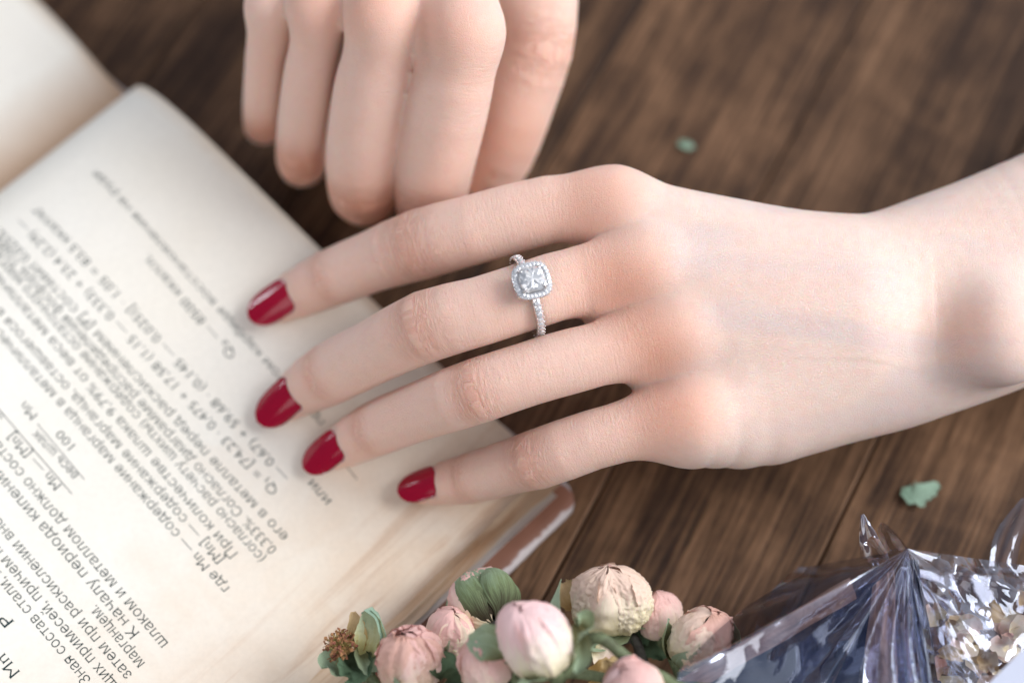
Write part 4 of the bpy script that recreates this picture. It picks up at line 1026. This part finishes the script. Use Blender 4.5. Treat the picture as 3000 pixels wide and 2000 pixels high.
wrap = empty('foil_wrapper', tuple(P(2660, 1750, 0))); worg = np.array(wrap.location)
tag(wrap, 'crumpled clear shiny foil wrapper with sharp folds at the lower right', 'wrapper')
def interp(x, xs, ys): return float(np.interp(x, xs, ys))
def fan(name, apex, ths, Rs, z_r, z_th, pleats, amp, foil_f, seed, nth=150, nr=46, crumple=1.0):
    """sheet gathered at an apex: picture angle (deg, 0 right, 90 down) -> reach in pixels; sharp pleats run out of the apex"""
    rs = random.Random(seed)
    if isinstance(pleats, int):
        ks = sorted([ths[0]] + [ths[0] + (ths[-1] - ths[0]) * (i + rs.random() * 0.9) / pleats for i in range(pleats)] + [ths[-1]])
        kv = [(1 if i % 2 else -1) * (0.35 + 0.65 * rs.random()) for i in range(len(ks))]
    else: ks, kv = pleats
    V = []; FO = []
    for i in range(nth):
        th = ths[0] + (ths[-1] - ths[0]) * i / (nth - 1); R = interp(th, ths, Rs)
        for j in range(nr):
            q = (j / (nr - 1)) ** 0.9; r = R * q
            pl = interp(th + 6 * mnoise.noise((r * 0.003, th * 0.03, seed)), ks, kv)
            x = apex[0] + r * math.cos(math.radians(th)); y = apex[1] + r * math.sin(math.radians(th))
            z = interp(r, z_r[0], z_r[1]) + interp(th, z_th[0], z_th[1]) * min(r / 250, 1.4) + pl * amp * min(r / 260, 1.0)
            nz = sum(abs(mnoise.noise((x * f_ + seed, y * f_ * 0.8, seed * 1.3))) * a_ for f_, a_ in ((0.003, 4.5), (0.007, 1.2)))
            cl = min(max((84 - th) / 20, 0), 1)
            nz += cl * (2.6 * abs(mnoise.noise((x * 0.010, y * 0.010, 9.0 + seed))) + 0.5 * abs(mnoise.noise((x * 0.03, y * 0.03, 4.0 + seed))) - 0.6)
            z += (nz - 1.6) * crumple * min(r / 200, 1)
            V.append(P(x, y, max(z, 0.6)) - worg); FO.append(foil_f(x, y, th, pl))
    o = mesh_obj(name, V, grid_faces(nth, nr), film.m, wrap); add_attr(o, 'foil', FO); return o
def ff(x, y, th, pl):
    base = 0.34 if th > 82 else 0.11
    return max(0.08, base + 0.16 * mnoise.noise((x * 0.008, y * 0.008, 3)) + 0.10 * pl)
PL = ([8, 20, 35, 52, 64, 72, 78, 83, 87, 90, 93, 98, 104, 110, 118, 126, 140, 150, 158, 164, 170], [0, .2, -.2, .25, -.3, .3, -.6, .5, -1, .9, -.8, .3, -.6, .4, -.25, .1, -.1, .1, -.1, .1, 0])
# front panel
fan('film_panel', (2660, 1607), [8, 14, 60, 88, 120, 148, 152, 166, 170], [340, 420, 700, 620, 700, 800, 760, 320, 300], ([0, 150, 400, 800], [33, 30, 28, 24]), ([8, 60, 90, 106, 122, 144, 151, 160, 170], [-6, -3, 3, 0, -5, 3, 4.5, -1, -9]), PL, 4.2, ff, 3, 260, 60)
# back of the bag, lower and flatter
fan('film_panel', (2640, 1660), [0, 50, 90, 130, 165, 180], [340, 620, 560, 620, 420, 300], ([0, 150, 400, 800], [14, 9, 6, 4]), ([0, 90, 180], [0, 2, 0]), 9, 1.5, lambda x, y, th, pl: 0.12, 8, 80, 30)
# ears that stick up behind the gather
def ear(pts_l, pts_r, foil_v, seed):
    n = 14; A = catmull(np.array([P(*p) for p in pts_l]), n); B = catmull(np.array([P(*p) for p in pts_r]), n); V = []; FO = []
    for i in range(n):
        for j in range(9):
            s = j / 8; p = A[i] * (1 - s) + B[i] * s; V.append(p + np.array([0, 0, 0.0007 * abs(math.sin(s * 5 + seed)) + 0.0004 * mnoise.noise((s * 6, i * 0.5, seed))]) - worg); FO.append(foil_v)
    o = mesh_obj('film_ear', V, grid_faces(n, 9), film.m, wrap); add_attr(o, 'foil', FO)
ear([(2520, 1640, 22), (2516, 1570, 24), (2520, 1512, 27)], [(2606, 1630, 30), (2565, 1560, 27), (2532, 1508, 27)], 0.30, 1)
ear([(2600, 1625, 26), (2570, 1560, 22), (2580, 1532, 20)], [(2662, 1612, 31), (2625, 1565, 26), (2592, 1534, 21)], 0.28, 2)
ear([(2895, 1660, 16), (2915, 1560, 18), (2990, 1462, 20)], [(2975, 1660, 16), (3000, 1560, 18), (3060, 1455, 20)], 0.12, 5)
# added sheets under the film, coloured like the reflections in it
navy = NT('navy_reflection'); nc_ = navy.coords(); nn_ = navy.noise(nc_, 90, 4, 0.6, 0.8); navy.P(Base__Color=navy.ramp(nn_, [(0.3, lin(9, 14, 30)), (0.7, lin(24, 36, 62))]), Roughness=0.3, Normal=navy.bump(nn_, 0.3, 0.004))
pink_refl = NT('dusty_pink_reflection'); pc_ = pink_refl.coords(); pn_ = pink_refl.noise(pc_, 120, 4, 0.6, 0.8); pink_refl.P(Base__Color=pink_refl.ramp(pn_, [(0.3, lin(140, 104, 92)), (0.7, lin(204, 172, 156))]), Roughness=0.5, Normal=pink_refl.bump(pn_, 0.4, 0.003))
def sheet(name, corners, mat, seed, amp, n=26, parent=None, org=None):
    c = [P(*p) for p in corners]; V = []
    for i in range(n):
        for j in range(n):
            s, t = i / (n - 1), j / (n - 1); p = c[0] * (1 - s) * (1 - t) + c[1] * s * (1 - t) + c[2] * s * t + c[3] * (1 - s) * t
            V.append(p + np.array([0, 0, amp * (mnoise.noise((s * 3 + seed, t * 3, 0)) + 0.5 * abs(mnoise.noise((s * 8 + seed, t * 8, 2))))]) - org)
    return mesh_obj(name, V, grid_faces(n, n), mat, parent)
sheet('reflection_sheet', [(2000, 2040, 12), (2330, 1800, 20), (2600, 1690, 22), (2640, 2080, 10)], navy.m, 4, 0.004, parent=wrap, org=worg)  # navy sheets stand in for dark reflections in the film
sheet('reflection_sheet', [(2655, 1640, 20), (2690, 1640, 20), (2760, 2060, 12), (2650, 2060, 12)], navy.m, 6, 0.002, parent=wrap, org=worg)
sheet('reflection_sheet', [(1985, 1992, 23), (2490, 1690, 27), (2510, 1752, 26), (2080, 2000, 22)], pink_refl.m, 9, 0.0015, parent=wrap, org=worg)  # pink sheets stand in for the hand's reflection in the film
sheet('reflection_sheet', [(2555, 1720, 24), (2618, 1660, 26), (2632, 2040, 19), (2520, 2040, 17)], pink_refl.m, 11, 0.002, parent=wrap, org=worg)
# dried petals inside the wrapper
rs = random.Random(12); pm = [tan_petal, cream_pink, peach, cream_pink]
for i in range(24):
    x = 2740 + rs.random() * 300; y = 1730 + rs.random() * 300
    if x < 2740 + (1760 - y) * 0.5: x += 80
    z = 8 + rs.random() * 9; g = rs.random() * 6.28; L = 22 + rs.random() * 26
    loose('dried_petal', 'dried tan and pink petal inside the clear wrapper', 'petal', pm[i % 4], [(x, y, z), (x + L * math.cos(g), y + L * math.sin(g) * 0.8, z + 2), (x + 2 * L * math.cos(g + 0.3), y + 1.6 * L * math.sin(g + 0.3), z + 1)], 0.0016 + 0.0016 * rs.random(), 300 + i, nrm((rs.random() - .5, rs.random() - .7, 0.9)), 'dried petals inside the clear wrapper', 0.3, 0.5, 10, 7)
# corner of white paper
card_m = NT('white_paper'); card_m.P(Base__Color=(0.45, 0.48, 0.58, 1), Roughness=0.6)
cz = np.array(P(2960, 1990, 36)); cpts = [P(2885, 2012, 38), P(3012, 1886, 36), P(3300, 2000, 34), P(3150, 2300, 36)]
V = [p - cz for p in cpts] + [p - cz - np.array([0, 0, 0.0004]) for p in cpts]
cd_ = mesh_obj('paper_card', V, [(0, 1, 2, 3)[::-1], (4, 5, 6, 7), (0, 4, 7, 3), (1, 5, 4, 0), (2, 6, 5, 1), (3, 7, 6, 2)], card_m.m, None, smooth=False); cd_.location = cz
tag(cd_, 'blurred corner of white paper card in the lower right corner', 'paper')
